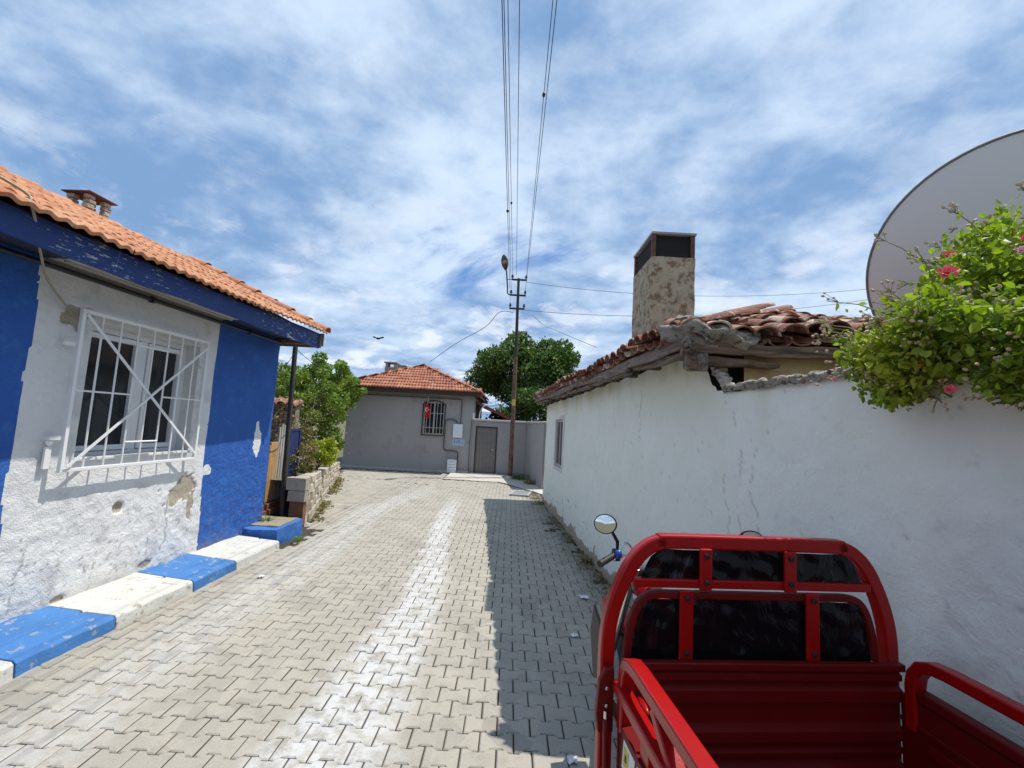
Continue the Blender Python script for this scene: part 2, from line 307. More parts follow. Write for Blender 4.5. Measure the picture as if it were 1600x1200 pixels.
# ------------------------------------------------------------------ builders
WM = {}
def wm(o): return WM.get(o.name, Matrix.Identity(4))
def tag(o, label=None, cat=None, group=None, kind=None):
    if label: o['label'] = label
    if cat: o['category'] = cat
    if group: o['group'] = group
    if kind: o['kind'] = kind
    return o
def thing(name, label, cat, loc=(0, 0, 0), rotz=0, group=None):
    o = bpy.data.objects.new(name, None); COL.objects.link(o); o.location = loc; o.rotation_euler = (0, 0, rotz); o.empty_display_size = .2
    WM[o.name] = Matrix.Translation(loc) @ Matrix.Rotation(rotz, 4, 'Z'); return tag(o, label, cat, group)
def link(o, parent, M=None):
    COL.objects.link(o)
    if parent is not None:
        o.parent = parent
        if M is not None: o.matrix_local = wm(parent).inverted() @ M
        WM[o.name] = wm(parent) if M is None else M
    elif M is not None: o.matrix_world = M; WM[o.name] = M
    return o
class MB:
    """collects geometry; build() links it as one mesh object"""
    def __init__(s): s.v = []; s.f = []; s.sm = []; s.mi = []
    def add(s, vs, fs, smooth=False, mi=0):
        o = len(s.v); s.v += [tuple(v) for v in vs]; s.f += [tuple(i+o for i in f) for f in fs]; s.sm += [smooth]*len(fs); s.mi += [mi]*len(fs); return s
    def box(s, a, b, M=None, mi=0):
        (x0, y0, z0), (x1, y1, z1) = a, b
        vs = [Vector(q) for q in ((x0, y0, z0), (x1, y0, z0), (x1, y1, z0), (x0, y1, z0), (x0, y0, z1), (x1, y0, z1), (x1, y1, z1), (x0, y1, z1))]
        if M is not None: vs = [M @ v for v in vs]
        return s.add(vs, [(0, 3, 2, 1), (4, 5, 6, 7), (0, 1, 5, 4), (1, 2, 6, 5), (2, 3, 7, 6), (3, 0, 4, 7)], mi=mi)
    def hexa(s, q):  # 4 bottom (ccw) + 4 top
        return s.add(q, [(0, 3, 2, 1), (4, 5, 6, 7), (0, 1, 5, 4), (1, 2, 6, 5), (2, 3, 7, 6), (3, 0, 4, 7)])
    def bar(s, a, b, w, h, up=(0, 0, 1), mi=0):
        a = Vector(a); b = Vector(b); d = (b-a).normalized(); sd = d.cross(Vector(up))
        if sd.length < 1e-4: sd = d.cross(Vector((1, 0, 0)))
        sd.normalize(); u = sd.cross(d); q = []
        for e in (a, b): q.append([e+sd*(sx*w/2)+u*(sz*h/2) for sx, sz in ((-1, -1), (1, -1), (1, 1), (-1, 1))])
        return s.add(q[0]+q[1], [(3, 2, 1, 0), (4, 5, 6, 7), (0, 1, 5, 4), (1, 2, 6, 5), (2, 3, 7, 6), (3, 0, 4, 7)], mi=mi)
    def tube(s, pts, r, n=8, cap=True, sq=None, up=None, mi=0):
        """round tube, or rounded rectangle when sq=(w,h)"""
        P = [Vector(p) for p in pts]; k = len(P); rr = r if isinstance(r, (list, tuple)) else [r]*k
        if sq:
            w_, h_ = sq; c = min(w_, h_)*.16; prof = []
            for sx, sy, a0 in ((1, 1, 0), (-1, 1, 90), (-1, -1, 180), (1, -1, 270)):
                for a in (0, 45, 90): prof.append((sx*(w_/2-c)+c*math.cos(R(a0+a)), sy*(h_/2-c)+c*math.sin(R(a0+a))))
            n = len(prof)
        t0 = (P[1]-P[0]).normalized(); ref = Vector(up) if up else (Vector((0, 0, 1)) if abs(t0.z) < .9 else Vector((1, 0, 0)))
        u = (ref-t0*ref.dot(t0)).normalized(); vs = []
        for i in range(k):
            tn = ((P[i+1] if i < k-1 else P[i])-(P[i-1] if i else P[i])).normalized()
            u = (u-tn*u.dot(tn)).normalized(); sd = tn.cross(u)
            if sq: vs += [P[i]+sd*a+u*b_ for a, b_ in prof]
            else: vs += [P[i]+(sd*math.cos(2*math.pi*j/n)+u*math.sin(2*math.pi*j/n))*rr[i] for j in range(n)]
        fs = [(i*n+j, i*n+(j+1) % n, (i+1)*n+(j+1) % n, (i+1)*n+j) for i in range(k-1) for j in range(n)]
        if cap: fs += [tuple(range(n-1, -1, -1)), tuple(range((k-1)*n, k*n))]
        return s.add(vs, fs, not sq, mi)
    def lathe(s, prof, o=(0, 0, 0), ax=(0, 0, 1), n=16, mi=0, cap=True):
        ax = Vector(ax).normalized(); u = ax.orthogonal().normalized(); w_ = ax.cross(u); o = Vector(o); vs = []
        for r_, h in prof: vs += [o+ax*h+(u*math.cos(2*math.pi*j/n)+w_*math.sin(2*math.pi*j/n))*r_ for j in range(n)]
        k = len(prof); fs = [(i*n+j, i*n+(j+1) % n, (i+1)*n+(j+1) % n, (i+1)*n+j) for i in range(k-1) for j in range(n)]
        if cap: fs += [tuple(range(n-1, -1, -1)), tuple(range((k-1)*n, k*n))]
        return s.add(vs, fs, True, mi)
    def blob(s, c, r, n=8, jit=.15, seed=0, mi=0):
        rg = random.Random(seed); bm = bmesh.new(); bmesh.ops.create_icosphere(bm, subdivisions=2, radius=1)
        rx, ry, rz = r if isinstance(r, tuple) else (r, r, r)
        vs = []
        for v in bm.verts:
            k = 1+rg.uniform(-jit, jit); vs.append((c[0]+v.co.x*rx*k, c[1]+v.co.y*ry*k, c[2]+v.co.z*rz*k))
        fs = [tuple(v.index for v in f.verts) for f in bm.faces]; bm.free(); return s.add(vs, fs, True, mi)
    def mesh(s, name, mats, bevel=0, seg=2, sharp=38):
        me = bpy.data.meshes.new(name); me.from_pydata(s.v, [], s.f)
        me.polygons.foreach_set('use_smooth', s.sm); me.polygons.foreach_set('material_index', s.mi)
        for m_ in (mats if isinstance(mats, (list, tuple)) else [mats]): me.materials.append(MAT[m_])
        bm = bmesh.new(); bm.from_mesh(me)
        bmesh.ops.recalc_face_normals(bm, faces=bm.faces)
        if bevel:
            ed = [e for e in bm.edges if len(e.link_faces) == 2 and e.calc_face_angle() > R(sharp)]
            bmesh.ops.bevel(bm, geom=ed, offset=bevel, segments=seg, profile=.5, affect='EDGES', clamp_overlap=True)
        bm.to_mesh(me); bm.free()
        if any(s.sm): me.set_sharp_from_angle(angle=R(45))
        me.update(); return me
    def build(s, name, mats, parent=None, bevel=0, seg=2, kind=None, label=None, sharp=38, local=False):
        me = s.mesh(name, mats, bevel, seg, sharp); o = bpy.data.objects.new(name, me)
        if parent is not None and not local: me.transform(wm(parent).inverted())
        link(o, parent)
        if kind: o['kind'] = kind
        if label: o['label'] = label
        return o
def fast_mesh(name, V, F, mat, attr=None, smooth=False):
    """V (n,3) numpy, F (m,k) numpy"""
    me = bpy.data.meshes.new(name); V = np.ascontiguousarray(V, dtype=np.float32); F = np.ascontiguousarray(F, dtype=np.int32); k = F.shape[1]
    me.vertices.add(len(V)); me.vertices.foreach_set('co', V.ravel()); me.loops.add(F.size); me.loops.foreach_set('vertex_index', F.ravel())
    me.polygons.add(len(F)); me.polygons.foreach_set('loop_start', np.arange(0, F.size, k, dtype=np.int32)); me.polygons.foreach_set('loop_total', np.full(len(F), k, dtype=np.int32))
    me.polygons.foreach_set('use_smooth', np.full(len(F), smooth)); me.materials.append(MAT[mat])
    if attr:
        for an, ty, dom, data in attr:
            a = me.attributes.new(an, ty, dom); a.data.foreach_set('color' if 'COLOR' in ty else 'value', np.ascontiguousarray(data, dtype=np.float32).ravel())
    me.update(); me.validate(); return me
def meshobj(name, me, parent=None, kind=None, label=None):
    if parent is not None: me.transform(wm(parent).inverted())
    o = bpy.data.objects.new(name, me); link(o, parent)
    if kind: o['kind'] = kind
    if label: o['label'] = label
    return o
def catmull(pts, n=6):
    P = [Vector(p) for p in pts]; P = [2*P[0]-P[1]]+P+[2*P[-1]-P[-2]]; out = []
    for i in range(1, len(P)-2):
        for j in range(n):
            t_ = j/n; a, b_, c_, d = P[i-1:i+3]
            out.append(.5*((2*b_)+(-a+c_)*t_+(2*a-5*b_+4*c_-d)*t_*t_+(-a+3*b_-3*c_+d)*t_**3))
    out.append(P[-2]); return out
def sagline(a, b, sag, n=24): 
    a = Vector(a); b = Vector(b); return [a.lerp(b, i/n)-Vector((0, 0, sag*4*(i/n)*(1-i/n))) for i in range(n+1)]
def instances(name, me, mats4, parent, limit=290, key=None, stuffname=None):
    """copies sharing one mesh; past the limit the rest are joined into one part"""
    if key: mats4 = sorted(mats4, key=key)
    for Mx in mats4[:limit]:
        o = bpy.data.objects.new(name, me); link(o, parent, Mx)
    rest = mats4[limit:]
    if rest:
        n = len(me.vertices); co = np.empty(n*3); me.vertices.foreach_get('co', co); co = np.c_[co.reshape(-1, 3), np.ones(n)]
        fl = [tuple(p.vertices) for p in me.polygons]; V = []; F = []
        for i, Mx in enumerate(rest):
            V.append((co @ np.array(Mx).T)[:, :3]); F += [tuple(q+i*n for q in f) for f in fl]
        m2 = bpy.data.meshes.new(stuffname or name); m2.from_pydata(np.vstack(V).tolist(), [], F); m2.materials.append(me.materials[0])
        sm = [p.use_smooth for p in me.polygons]*len(rest); m2.polygons.foreach_set('use_smooth', sm); m2.update()
        return meshobj(stuffname or name, m2, parent, kind='stuff')
CAMP = Vector((0, 0, 1.85))
dist = lambda Mx: (Mx.translation-CAMP).length

# wall sheet with relief and painted masks
def sheet(P0, d, n, s0, s1, z0, ztop, res, disp, mask, mat, name, parent, holes=()):
    """grid in (s,z) on the vertical plane P0 + s*d, pushed out along n by disp; columns stretch to ztop(s)"""
    ns = int((s1-s0)/res)+1; S = np.linspace(s0, s1, ns); ex = []
    for h in holes: ex += [h[0], h[1]]
    for e in ex: S[np.argmin(abs(S-e))] = e
    zt = np.array([ztop(s) for s in S]); nz = int((zt.max()-z0)/res)+1
    Z = np.linspace(z0, zt.max(), nz)
    for h in holes:
        for e in (h[2], h[3]): Z[np.argmin(abs(Z-e))] = e
    SS, ZZ = np.meshgrid(S, Z, indexing='ij'); ZZ = np.minimum(ZZ, zt[:, None])
    D = disp(SS, ZZ); V = np.array(P0)[None, None, :]+SS[..., None]*np.array(d)+D[..., None]*np.array(n); V[..., 2] += ZZ
    idx = np.arange(ns*nz).reshape(ns, nz)
    F = np.stack([idx[:-1, :-1], idx[1:, :-1], idx[1:, 1:], idx[:-1, 1:]], -1).reshape(-1, 4)
    sc = ((SS[:-1, :-1]+SS[1:, 1:])/2).ravel(); zc = ((ZZ[:-1, :-1]+ZZ[1:, 1:])/2).ravel(); hgt = (ZZ[:-1, 1:]-ZZ[:-1, :-1]+ZZ[1:, 1:]-ZZ[1:, :-1]).ravel()
    keep = hgt > 1e-6
    for h in holes: keep &= ~((sc > h[0]) & (sc < h[1]) & (zc > h[2]) & (zc < h[3]))
    mk = mask(SS.ravel(), ZZ.ravel()); mk = np.c_[np.stack(mk, -1), np.ones(SS.size)]
    me = fast_mesh(name, V.reshape(-1, 3), F[keep], mat, [('mask', 'FLOAT_COLOR', 'POINT', mk)], True)
    return meshobj(name, me, parent)

# ================================================================== SETTING: ground and paved street
g = MB(); g.add([(-600, -600, -.05), (600, -600, -.05), (600, 900, -.05), (-600, 900, -.05)], [(0, 1, 2, 3)])
tag(g.build('ground', 'earth'), kind='structure', label='bare earth and scrub ground around the village street')
road = MB(); road.add([(-7.2, -3, -.014), (2.2, -3, -.014), (1.3, 16.3, -.014), (-7.2, 16.3, -.014)], [(0, 1, 2, 3)])
road = road.build('road', 'joint_sand'); tag(road, kind='structure', label='street paved with interlocking concrete pavers')
def paver_mesh():
    hx, ge = .1, .0026
    up = [(-.1, .0825), (-.062, .0825), (-.040, .0575), (.040, .0575), (.062, .0825), (.1, .0825)]
    s_ = lambda p, k: (p[0]-math.copysign(k, p[0]), p[1]-math.copysign(k, p[1]))
    out = up+[(x, -y) for x, y in reversed(up)]
    r0 = [s_(p, ge) for p in out]; r1 = [s_(p, ge+.007) for p in out]; n = 12
    vs = [(x, y, -.02) for x, y in r0]+[(x, y, -.006) for x, y in r0]+[(x, y, 0) for x, y in r1]
    fs = [(i, n+i, n+(i+1) % n, (i+1) % n) for i in range(n)]+[(n+i, 2*n+i, 2*n+(i+1) % n, n+(i+1) % n) for i in range(n)]
    T = [2*n+i for i in range(n)]; fs += [(T[0], T[1], T[10], T[11]), (T[1], T[2], T[9], T[10]), (T[2], T[3], T[8], T[9]), (T[3], T[4], T[7], T[8]), (T[4], T[5], T[6], T[7])]
    mb = MB(); mb.add(vs, fs); return mb.mesh('paver', 'paver')
PV = paver_mesh()
def xl(y):   # left limit of paving
    if y < 6.2: return -3.30
    if y < 7.3: return -3.02
    return -3.28-(y-7.4)*.300
def xr(y): return 1.66-.072*y
pav = []
d_ = .1405; wv = .2035
zone2 = lambda x, y: y > 12.6-(x+1.2)*.35 and x < -.9      # the far corner is laid the other way round
def und(x, y): return .0025*math.sin(x*1.1+.5)*math.sin(y*.7)+.001*math.sin(x*4.1+y*2.3)-.003
patch = lambda x, y: y > 14.3-(.0 if x < -.2 else (x+.2)*1.7) and x > -2.1
for j in range(-6, 115):
    y = .5+j*d_
    for i in range(-30, 12):
        x = i*wv+(wv/2 if j % 2 else 0)+.022
        if x < xl(y) or x > xr(y)+.1 or y > 15.9 or zone2(x, y) or patch(x, y): continue
        if x > xr(y)-.35 and random.random() < (x-xr(y)+.35)*.35: continue
        pav.append(Matrix.Translation((x+random.uniform(-.0015, .0015), y+random.uniform(-.0015, .0015), und(x, y)+random.uniform(-.0022, .0018))) @ Euler((random.uniform(-.013, .013), random.uniform(-.013, .013), random.uniform(-.01, .01))).to_matrix().to_4x4())
A2 = R(78)
for j in range(-60, 60):
    for i in range(-40, 40):
        a, b_ = i*wv+(wv/2 if j % 2 else 0), j*d_
        x = -3.5+a*math.cos(A2)-b_*math.sin(A2); y = 13.5+a*math.sin(A2)+b_*math.cos(A2)
        if not (xl(y) < x and y < 15.85 and zone2(x, y) and not patch(x, y)): continue
        pav.append(Matrix.Translation((x, y, und(x, y))) @ Euler((random.uniform(-.01, .01), random.uniform(-.01, .01), A2)).to_matrix().to_4x4())
def pvkey(Mx):
    x, y, z = Mx.translation
    vis = y > 2.45 and abs(x/y*1.0) < 1.16 and not (x > .5+.08*0 and y < 4.2 and x > .33*y)
    return (0 if vis else 1, (Mx.translation-CAMP).length)
instances('paver', PV, pav, road, 298, key=pvkey, stuffname='paver_field')

# pale concrete apron in the far corner, drain grate
ap = MB(); nx, ny = 40, 26; V = []; 
for i in range(nx+1):
    for j in range(ny+1):
        x = -2.05+i*3.2/nx; yl = 14.35 if x < -.2 else 14.35-(x+.2)*1.7; y = yl+(16.2-yl)*j/ny
        e = .10*(fbm(np.array([x]), np.array([y]), 3., 5)[0]-.5)*2*(1-j/ny)
        V.append((x, y+e, .003+.012*fbm(np.array([x]), np.array([y]), 5., 3)[0]+(j/ny)*.03))
ap.add(V, [(i*(ny+1)+j, (i+1)*(ny+1)+j, (i+1)*(ny+1)+j+1, i*(ny+1)+j+1) for i in range(nx) for j in range(ny)], True)
tag(ap.build('pavement_apron', 'pale_concrete'), kind='structure', label='rough pale concrete apron in front of the grey yard gate')
gr = thing('drain_grate', 'pale metal drain grate in the street by the white wall corner', 'grate', (.40, 12.1, 0), R(-10))
f_ = MB()
for a, b_ in (((-.26, -.36, .02), (-.20, .36, .045)), ((.20, -.36, .02), (.26, .36, .045)), ((-.2, -.36, .02), (.2, -.30, .045)), ((-.2, .30, .02), (.2, .36, .045))): f_.box(a, b_)
f_.build('frame', 'grate', gr, local=True)
for k in range(7): MB().box((-.2, -.27+k*.083, .021), (.2, -.22+k*.083, .039)).build('bar', 'grate', gr, local=True)

# kerb of blue and white painted slabs beside the left house
LD = np.array([.0490, .9988, 0.]); LN = np.array([.9988, -.0490, 0.]); LP = np.array([-3.80, 3.5, 0.])-3.5*LD     # P = LP + s*LD
def lp(s, off, z): q = LP+s*LD+off*LN; return (q[0], q[1], z)
kb = thing('painted_kerb', 'low kerb of slabs painted alternately blue and white along the left house', 'kerb', lp(3.5, .3, 0))
def kerb_slab(s0, s1, col, ou=.60):
    for (o0, o1, t0, t1) in ((-.02, .31, .145, .124), (.322, ou, .119, .104)):
        q = []; n_ = 10; mb = MB(); vs = []
        for i in range(n_+1):
            s = s0+.006+(s1-s0-.012)*i/n_; wv_ = .008*math.sin(s*7)+.006*math.sin(s*19)
            oo = o1+(wv_ if o1 > .4 else 0)
            vs += [lp(s, o0, -.02), lp(s, oo+.01, -.02), lp(s, oo, t1-.018), lp(s, oo-.018, t1), lp(s, o0, t0+.004*math.sin(s*11))]
        fs = [(5*i+k, 5*i+(k+1) % 5, 5*(i+1)+(k+1) % 5, 5*(i+1)+k) for i in range(n_) for k in range(5)]+[(4, 3, 2, 1, 0), tuple(5*n_+k for k in range(5))]
        mb.add(vs, fs, False); mb.build('slab', col, kb, bevel=.004, seg=1)
ks = [-.3, .6, 1.5, 2.35, 3.12, 3.83, 4.66, 5.32, 6.22]
for i in range(len(ks)-1): kerb_slab(ks[i], ks[i+1], 'kerb_blue' if (i % 2 == 0) == (ks[4] == 3.12 and True) else 'kerb_white')

# ================================================================== LEFT HOUSE
H1 = thing('village_house', 'low blue and white house with orange tiled roof and grilled window on the left', 'house', lp(3.5, -2.5, 0))
WIN = (3.86, 5.13, 1.335, 2.58)
def dispL(S, Z):
    low_ = sst(1.35, .9, Z)
    d = .016*(fbm(S, Z, 2.2, 1)-.5)+.012*(fbm(S, Z, 9, 2)-.5)*(.35+low_)
    d += .014*(fbm(S, Z, 16, 4)-.5)*low_+ .010*(fbm(S*.7, Z*2, 22, 6)-.5)*sst(5.5, 5.7, S)*sst(1.5, 1.2, Z)
    mk = maskL(S.ravel(), Z.ravel()); d -= .014*sst(.3, .6, mk[1].reshape(S.shape))
    d -= .02*sst(.07, .03, np.hypot(S-4.349, Z-.852))
    d *= 1-sst(.06, .0, np.minimum(np.minimum(abs(S-WIN[0]), abs(S-WIN[1])), np.minimum(abs(Z-WIN[2]), abs(Z-WIN[3]))))*((S > 3.8) & (S < 5.2) & (Z > 1.28) & (Z < 2.65))
    return d
def maskL(S, Z):
    e1 = 3.395-.012*np.sin(Z*7)-.03*(fbm(Z, S*0, 5, 9)-.5); e2 = 5.40+.03*(fbm(Z, S*0, 6, 12)-.5)+sst(1.3, .2, Z)*.05
    white = (S > e1) & (S < e2); r_ = 1-white.astype(float)
    def ell(s, z, a, b_, k=.45, seed=1): 
        return sst(1.15, .85, np.hypot((S-s)/a, (Z-z)/b_)+(fbm(S, Z, 9, seed)-.5)*k*2.2)
    w1 = np.maximum(ell(6.40, 1.40, .085, .22, .4, 3), ell(6.38, 1.58, .035, .13, .3, 4)); w2 = ell(5.47, 1.10, .09, .07, .35, 5)
    r_ = np.where(np.maximum(w1, w2) > .5, 0, r_)
    g_ = ell(5.14, .90, .20, .13, 1.2, 6)*(white)*.9
    g_ = np.maximum(g_, ell(5.27, .74, .05, .14, 1.0, 8)*white*.8)
    g_ = np.maximum(g_, ell(4.349, .852, .055, .055, .2, 7))
    g_ = np.maximum(g_, ell(3.70, 2.58, .13, .10, .8, 17)*.75*(S < 3.9)); g_ = np.maximum(g_, ell(3.9, .16, .05, .035, .3, 27)); g_ = np.maximum(g_, ell(4.75, .20, .07, .03, .5, 28)); g_ = np.maximum(g_, ell(3.30, .18, .08, .03, .5, 29))
    b2 = .35*sst(.58, .8, fbm(S, Z, 5, 21))*white+.8*sst(.34, .12, Z+.15*(fbm(S, Z, 4, 30)-.5))*fbm(S, Z, 8, 31)
    # hairline cracks
    for (sc_, z0, z1, sd) in ((3.56, .2, .75, 41), (4.15, .14, .42, 42), (4.95, .35, .9, 43), (3.80, .16, .36, 46)):
        xx = sc_+.06*(fbm(Z, S*0, 7, sd)-.5)*2; b2 = np.maximum(b2, .9*sst(.012, .004, abs(S-xx))*(Z > z0)*(Z < z1)*(fbm(S, Z, 20, sd+3) > .38))
    # chipped lips round the bare spots and pits low down
    b2 = np.maximum(b2, .8*sst(.70, .74, fbm(S, Z, 26, 51))*sst(1.1, .5, Z))
    return r_, g_, b2
sheet(LP, LD, LN, 1.4, 6.72, -.02, lambda s: 2.99, .016, dispL, maskL, 'wallL', 'wall', H1, holes=[WIN])
# plain remaining walls of the house and the dark room
mb = MB(); mb.hexa([lp(-1.6, -.22, -.02), lp(-1.6, -.0, -.02), lp(1.4, .0, -.02), lp(1.4, -.22, -.02), lp(-1.6, -.22, 2.99), lp(-1.6, -.0, 2.99), lp(1.4, .0, 2.99), lp(1.4, -.22, 2.99)])
mb.build('wall', 'kerb_blue', H1)
def sidewall(s): 
    mb = MB(); a = lp(s-.2, -.015, 0); b_ = lp(s-.002, -.015, 0); c_ = lp(s-.002, -4.5, 0); d = lp(s-.2, -4.5, 0)
    e = lambda q, z: (q[0], q[1], z)
    r1 = lp(s-.002, -2.0, 3.95); r0 = lp(s-.2, -2.0, 3.95)
    mb.add([e(a, -.02), e(b_, -.02), e(c_, -.02), e(d, -.02), e(a, 2.98), e(b_, 2.98), e(c_, 2.98), e(d, 2.98), r0, r1],
           [(0, 1, 2, 3), (0, 1, 5, 4), (2, 3, 7, 6), (1, 2, 6, 9, 5), (0, 4, 8, 7, 3), (4, 5, 9, 8), (6, 7, 8, 9)]); return mb
sidewall(6.72).build('side_wall', 'rough_blue', H1); sidewall(-1.4).build('side_wall', 'rough_blue', H1)
mb = MB(); mb.hexa([lp(-1.6, -4.5, -.02), lp(-1.6, -4.3, -.02), lp(6.5, -4.3, -.02), lp(6.5, -4.5, -.02), lp(-1.6, -4.5, 2.98), lp(-1.6, -4.3, 2.98), lp(6.5, -4.3, 2.98), lp(6.5, -4.5, 2.98)]); mb.build('wall', 'rough_blue', H1)
mb = MB(); s0, s1, z0, z1 = WIN; e_ = .02
def lbox(mb, s0, s1, o0, o1, z0, z1): return mb.hexa([lp(s0, o0, z0), lp(s0, o1, z0), lp(s1, o1, z0), lp(s1, o0, z0), lp(s0, o0, z1), lp(s0, o1, z1), lp(s1, o1, z1), lp(s1, o0, z1)])
for a in ((s0-.12, s0, -.26, -.004, z0-.1, z1+.1), (s1, s1+.12, -.26, -.004, z0-.1, z1+.1), (s0, s1, -.26, -.004, z0-.1, z0), (s0, s1, -.26, -.004, z1, z1+.1)): lbox(mb, *a)
mb.build('window_reveal', 'reveal_white', H1)
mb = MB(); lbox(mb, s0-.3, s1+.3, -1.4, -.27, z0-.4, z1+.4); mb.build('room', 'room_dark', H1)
wn = MB(); go = -.19
wn = MB()
for a in ((s0, s0+.06, z0, z1), (s1-.06, s1, z0, z1), (s0+.06, s1-.06, z0, z0+.06), (s0+.06, s1-.06, z1-.06, z1), (4.52, 4.60, z0+.06, z1-.06)): lbox(wn, a[0], a[1], go-.035, go+.035, a[2], a[3])
wf = wn.build('window', 'white_pvc', H1, bevel=.006)
for (a, b_) in ((s0+.066, 4.514), (4.606, s1-.066)):
    sh = MB(); zb, zt = z0+.067, z1-.067
    for q in ((a, a+.05, zb, zt), (b_-.05, b_, zb, zt), (a+.05, b_-.05, zb, zb+.05), (a+.05, b_-.05, zt-.05, zt)): lbox(sh, q[0], q[1], go-.02, go+.05, q[2], q[3])
    sh.build('sash', 'white_pvc', wf, bevel=.005)
    pn = MB(); lbox(pn, a+.045, b_-.045, go-.004, go+.004, zb+.045, zt-.045); pn.build('pane', 'glass_dark', wf)
sl_ = MB(); lbox(sl_, s0+.003, s1-.003, go+.05, .035, z0+.001, z0+.03); sl_.build('sill', 'reveal_white', wf, bevel=.006)
# welded window grille standing off the wall
gr = thing('window_grille', 'white welded bar grille with diagonal cross over the window of the blue house', 'grille', lp(4.4, .085, 1.27))
ga, gb, gz0, gz1, go_ = 3.685, 5.125, 1.275, 2.635, .085
mb = MB()
for a, b_ in (((ga, gz0), (gb, gz0)), ((ga, gz1), (gb, gz1)), ((ga, gz0), (ga, gz1)), ((gb, gz0), (gb, gz1))):
    d = .016; mb.bar(lp(a[0]-(d if a[1] == b_[1] else 0), go_, a[1]), lp(b_[0]+(d if a[1] == b_[1] else 0), go_, b_[1]), .03, .034, LN)
mb.build('frame', 'white_metal', gr, bevel=.004)
vb = [ga+(gb-ga)*k/8 for k in range(1, 8)]
zt_, zb_ = gz1-.20, gz0+.22
for k, s in enumerate(vb): MB().tube([lp(s, go_, gz0+.01), lp(s, go_, gz1-.01)], .0085, 8).build('bar', 'white_metal', gr)
MB().tube([lp(ga, go_+.003, 1.95), lp(vb[2], go_+.003, 1.95)], .008, 8).build('bar', 'white_metal', gr); MB().tube([lp(vb[4], go_+.003, 1.95), lp(gb, go_+.003, 1.95)], .008, 8).build('bar', 'white_metal', gr)
for z in (zt_, zb_): MB().tube([lp(vb[2], go_+.004, z), lp(vb[4], go_+.004, z)], .009, 8).build('bar', 'white_metal', gr)
MB().bar(lp(ga+.02, go_+.022, gz1-.03), lp(gb-.02, go_+.022, gz0+.06), .022, .01, LN).build('diagonal_bar', 'white_metal', gr)
MB().bar(lp(ga+.02, go_+.034, gz0+.03), lp(gb-.02, go_+.034, gz1-.06), .022, .01, LN).build('diagonal_bar', 'white_metal', gr)
for (s, z) in ((ga-.05, gz0+.27), (ga-.05, gz1-.3), (gb+.04, gz0+.27), (gb+.04, gz1-.3)):
    mb = MB(); mb.bar(lp(s-.05, go_-.03, z), lp(ga if s < 4 else gb, go_-.01, z), .03, .012, LN); mb.bar(lp(s-.03, -.01, z), lp(s-.03, go_-.02, z), .03, .03); mb.build('bracket', 'white_metal', gr)
# latch hasp hanging at the lower left
mb = MB(); mb.bar(lp(ga-.07, .03, gz0+.20), lp(ga-.07, .03, gz0+.02), .045, .02, LN); mb.blob(lp(ga-.07, .04, gz0+.24), (.02, .035, .035), seed=3, jit=.05); mb.build('hasp', 'white_metal', gr)

# eaves: fascia, soffit, pipe
mb = MB(); vs = []; n_ = 70
FO = .585
for i in range(n_+1):
    s = -1.7+(6.78+1.7)*i/n_; wv_ = .006*math.sin(s*3.1)+.004*math.sin(s*8)
    zt_ = 3.078+.045*float(sst(4.4, 6.6, s)); vs += [lp(s, FO-.028, 2.885+wv_), lp(s, FO+.0, 2.885+wv_), lp(s, FO+.0, zt_), lp(s, FO-.028, zt_)]
mb.add(vs, [(4*i+k, 4*i+(k+1) % 4, 4*(i+1)+(k+1) % 4, 4*(i+1)+k) for i in range(n_) for k in range(4)]+[(3, 2, 1, 0), tuple(4*n_+k for k in range(4))])
mb.build('fascia_board', 'fascia', H1)
mb = MB(); lbox(mb, -1.7, 3.40, -.05, FO-.03, 2.992, 3.02); lbox(mb, 5.40, 6.76, -.05, FO-.03, 2.992, 3.02); mb.build('soffit', 'dark_soffit', H1)
mb = MB(); lbox(mb, 3.402, 5.398, -.05, FO-.03, 2.985, 3.01); mb.build('soffit', 'board_cream', H1)
mb = MB(); lbox(mb, 3.405, 5.395, .0, .03, 2.93, 2.984); lbox(mb, 3.42, 5.38, .15, .17, 2.965, 2.984); mb.build('soffit_trim', 'board_cream', H1)
mb = MB(); mb.tube([lp(-1.6, .05, 2.93), lp(6.74, .05, 2.93)], .022, 10); mb.build('pipe', 'black_pipe', H1)
for s in (2.2, 4.36, 5.9): MB().tube([lp(s-.02, .05, 2.93), lp(s+.02, .05, 2.93)], .036, 10).build('pipe_clamp', 'black_pipe', H1)
mb = MB(); lbox(mb, 6.765, 6.80, -.1, FO+.03, 2.90, 3.10); lbox(mb, 6.801, 6.83, .25, FO+.05, 2.93, 3.13); lbox(mb, 6.62, 6.76, -.02, .5, 2.93, 2.985); mb.build('verge_board', 'wood_grey_x', H1, bevel=.006)
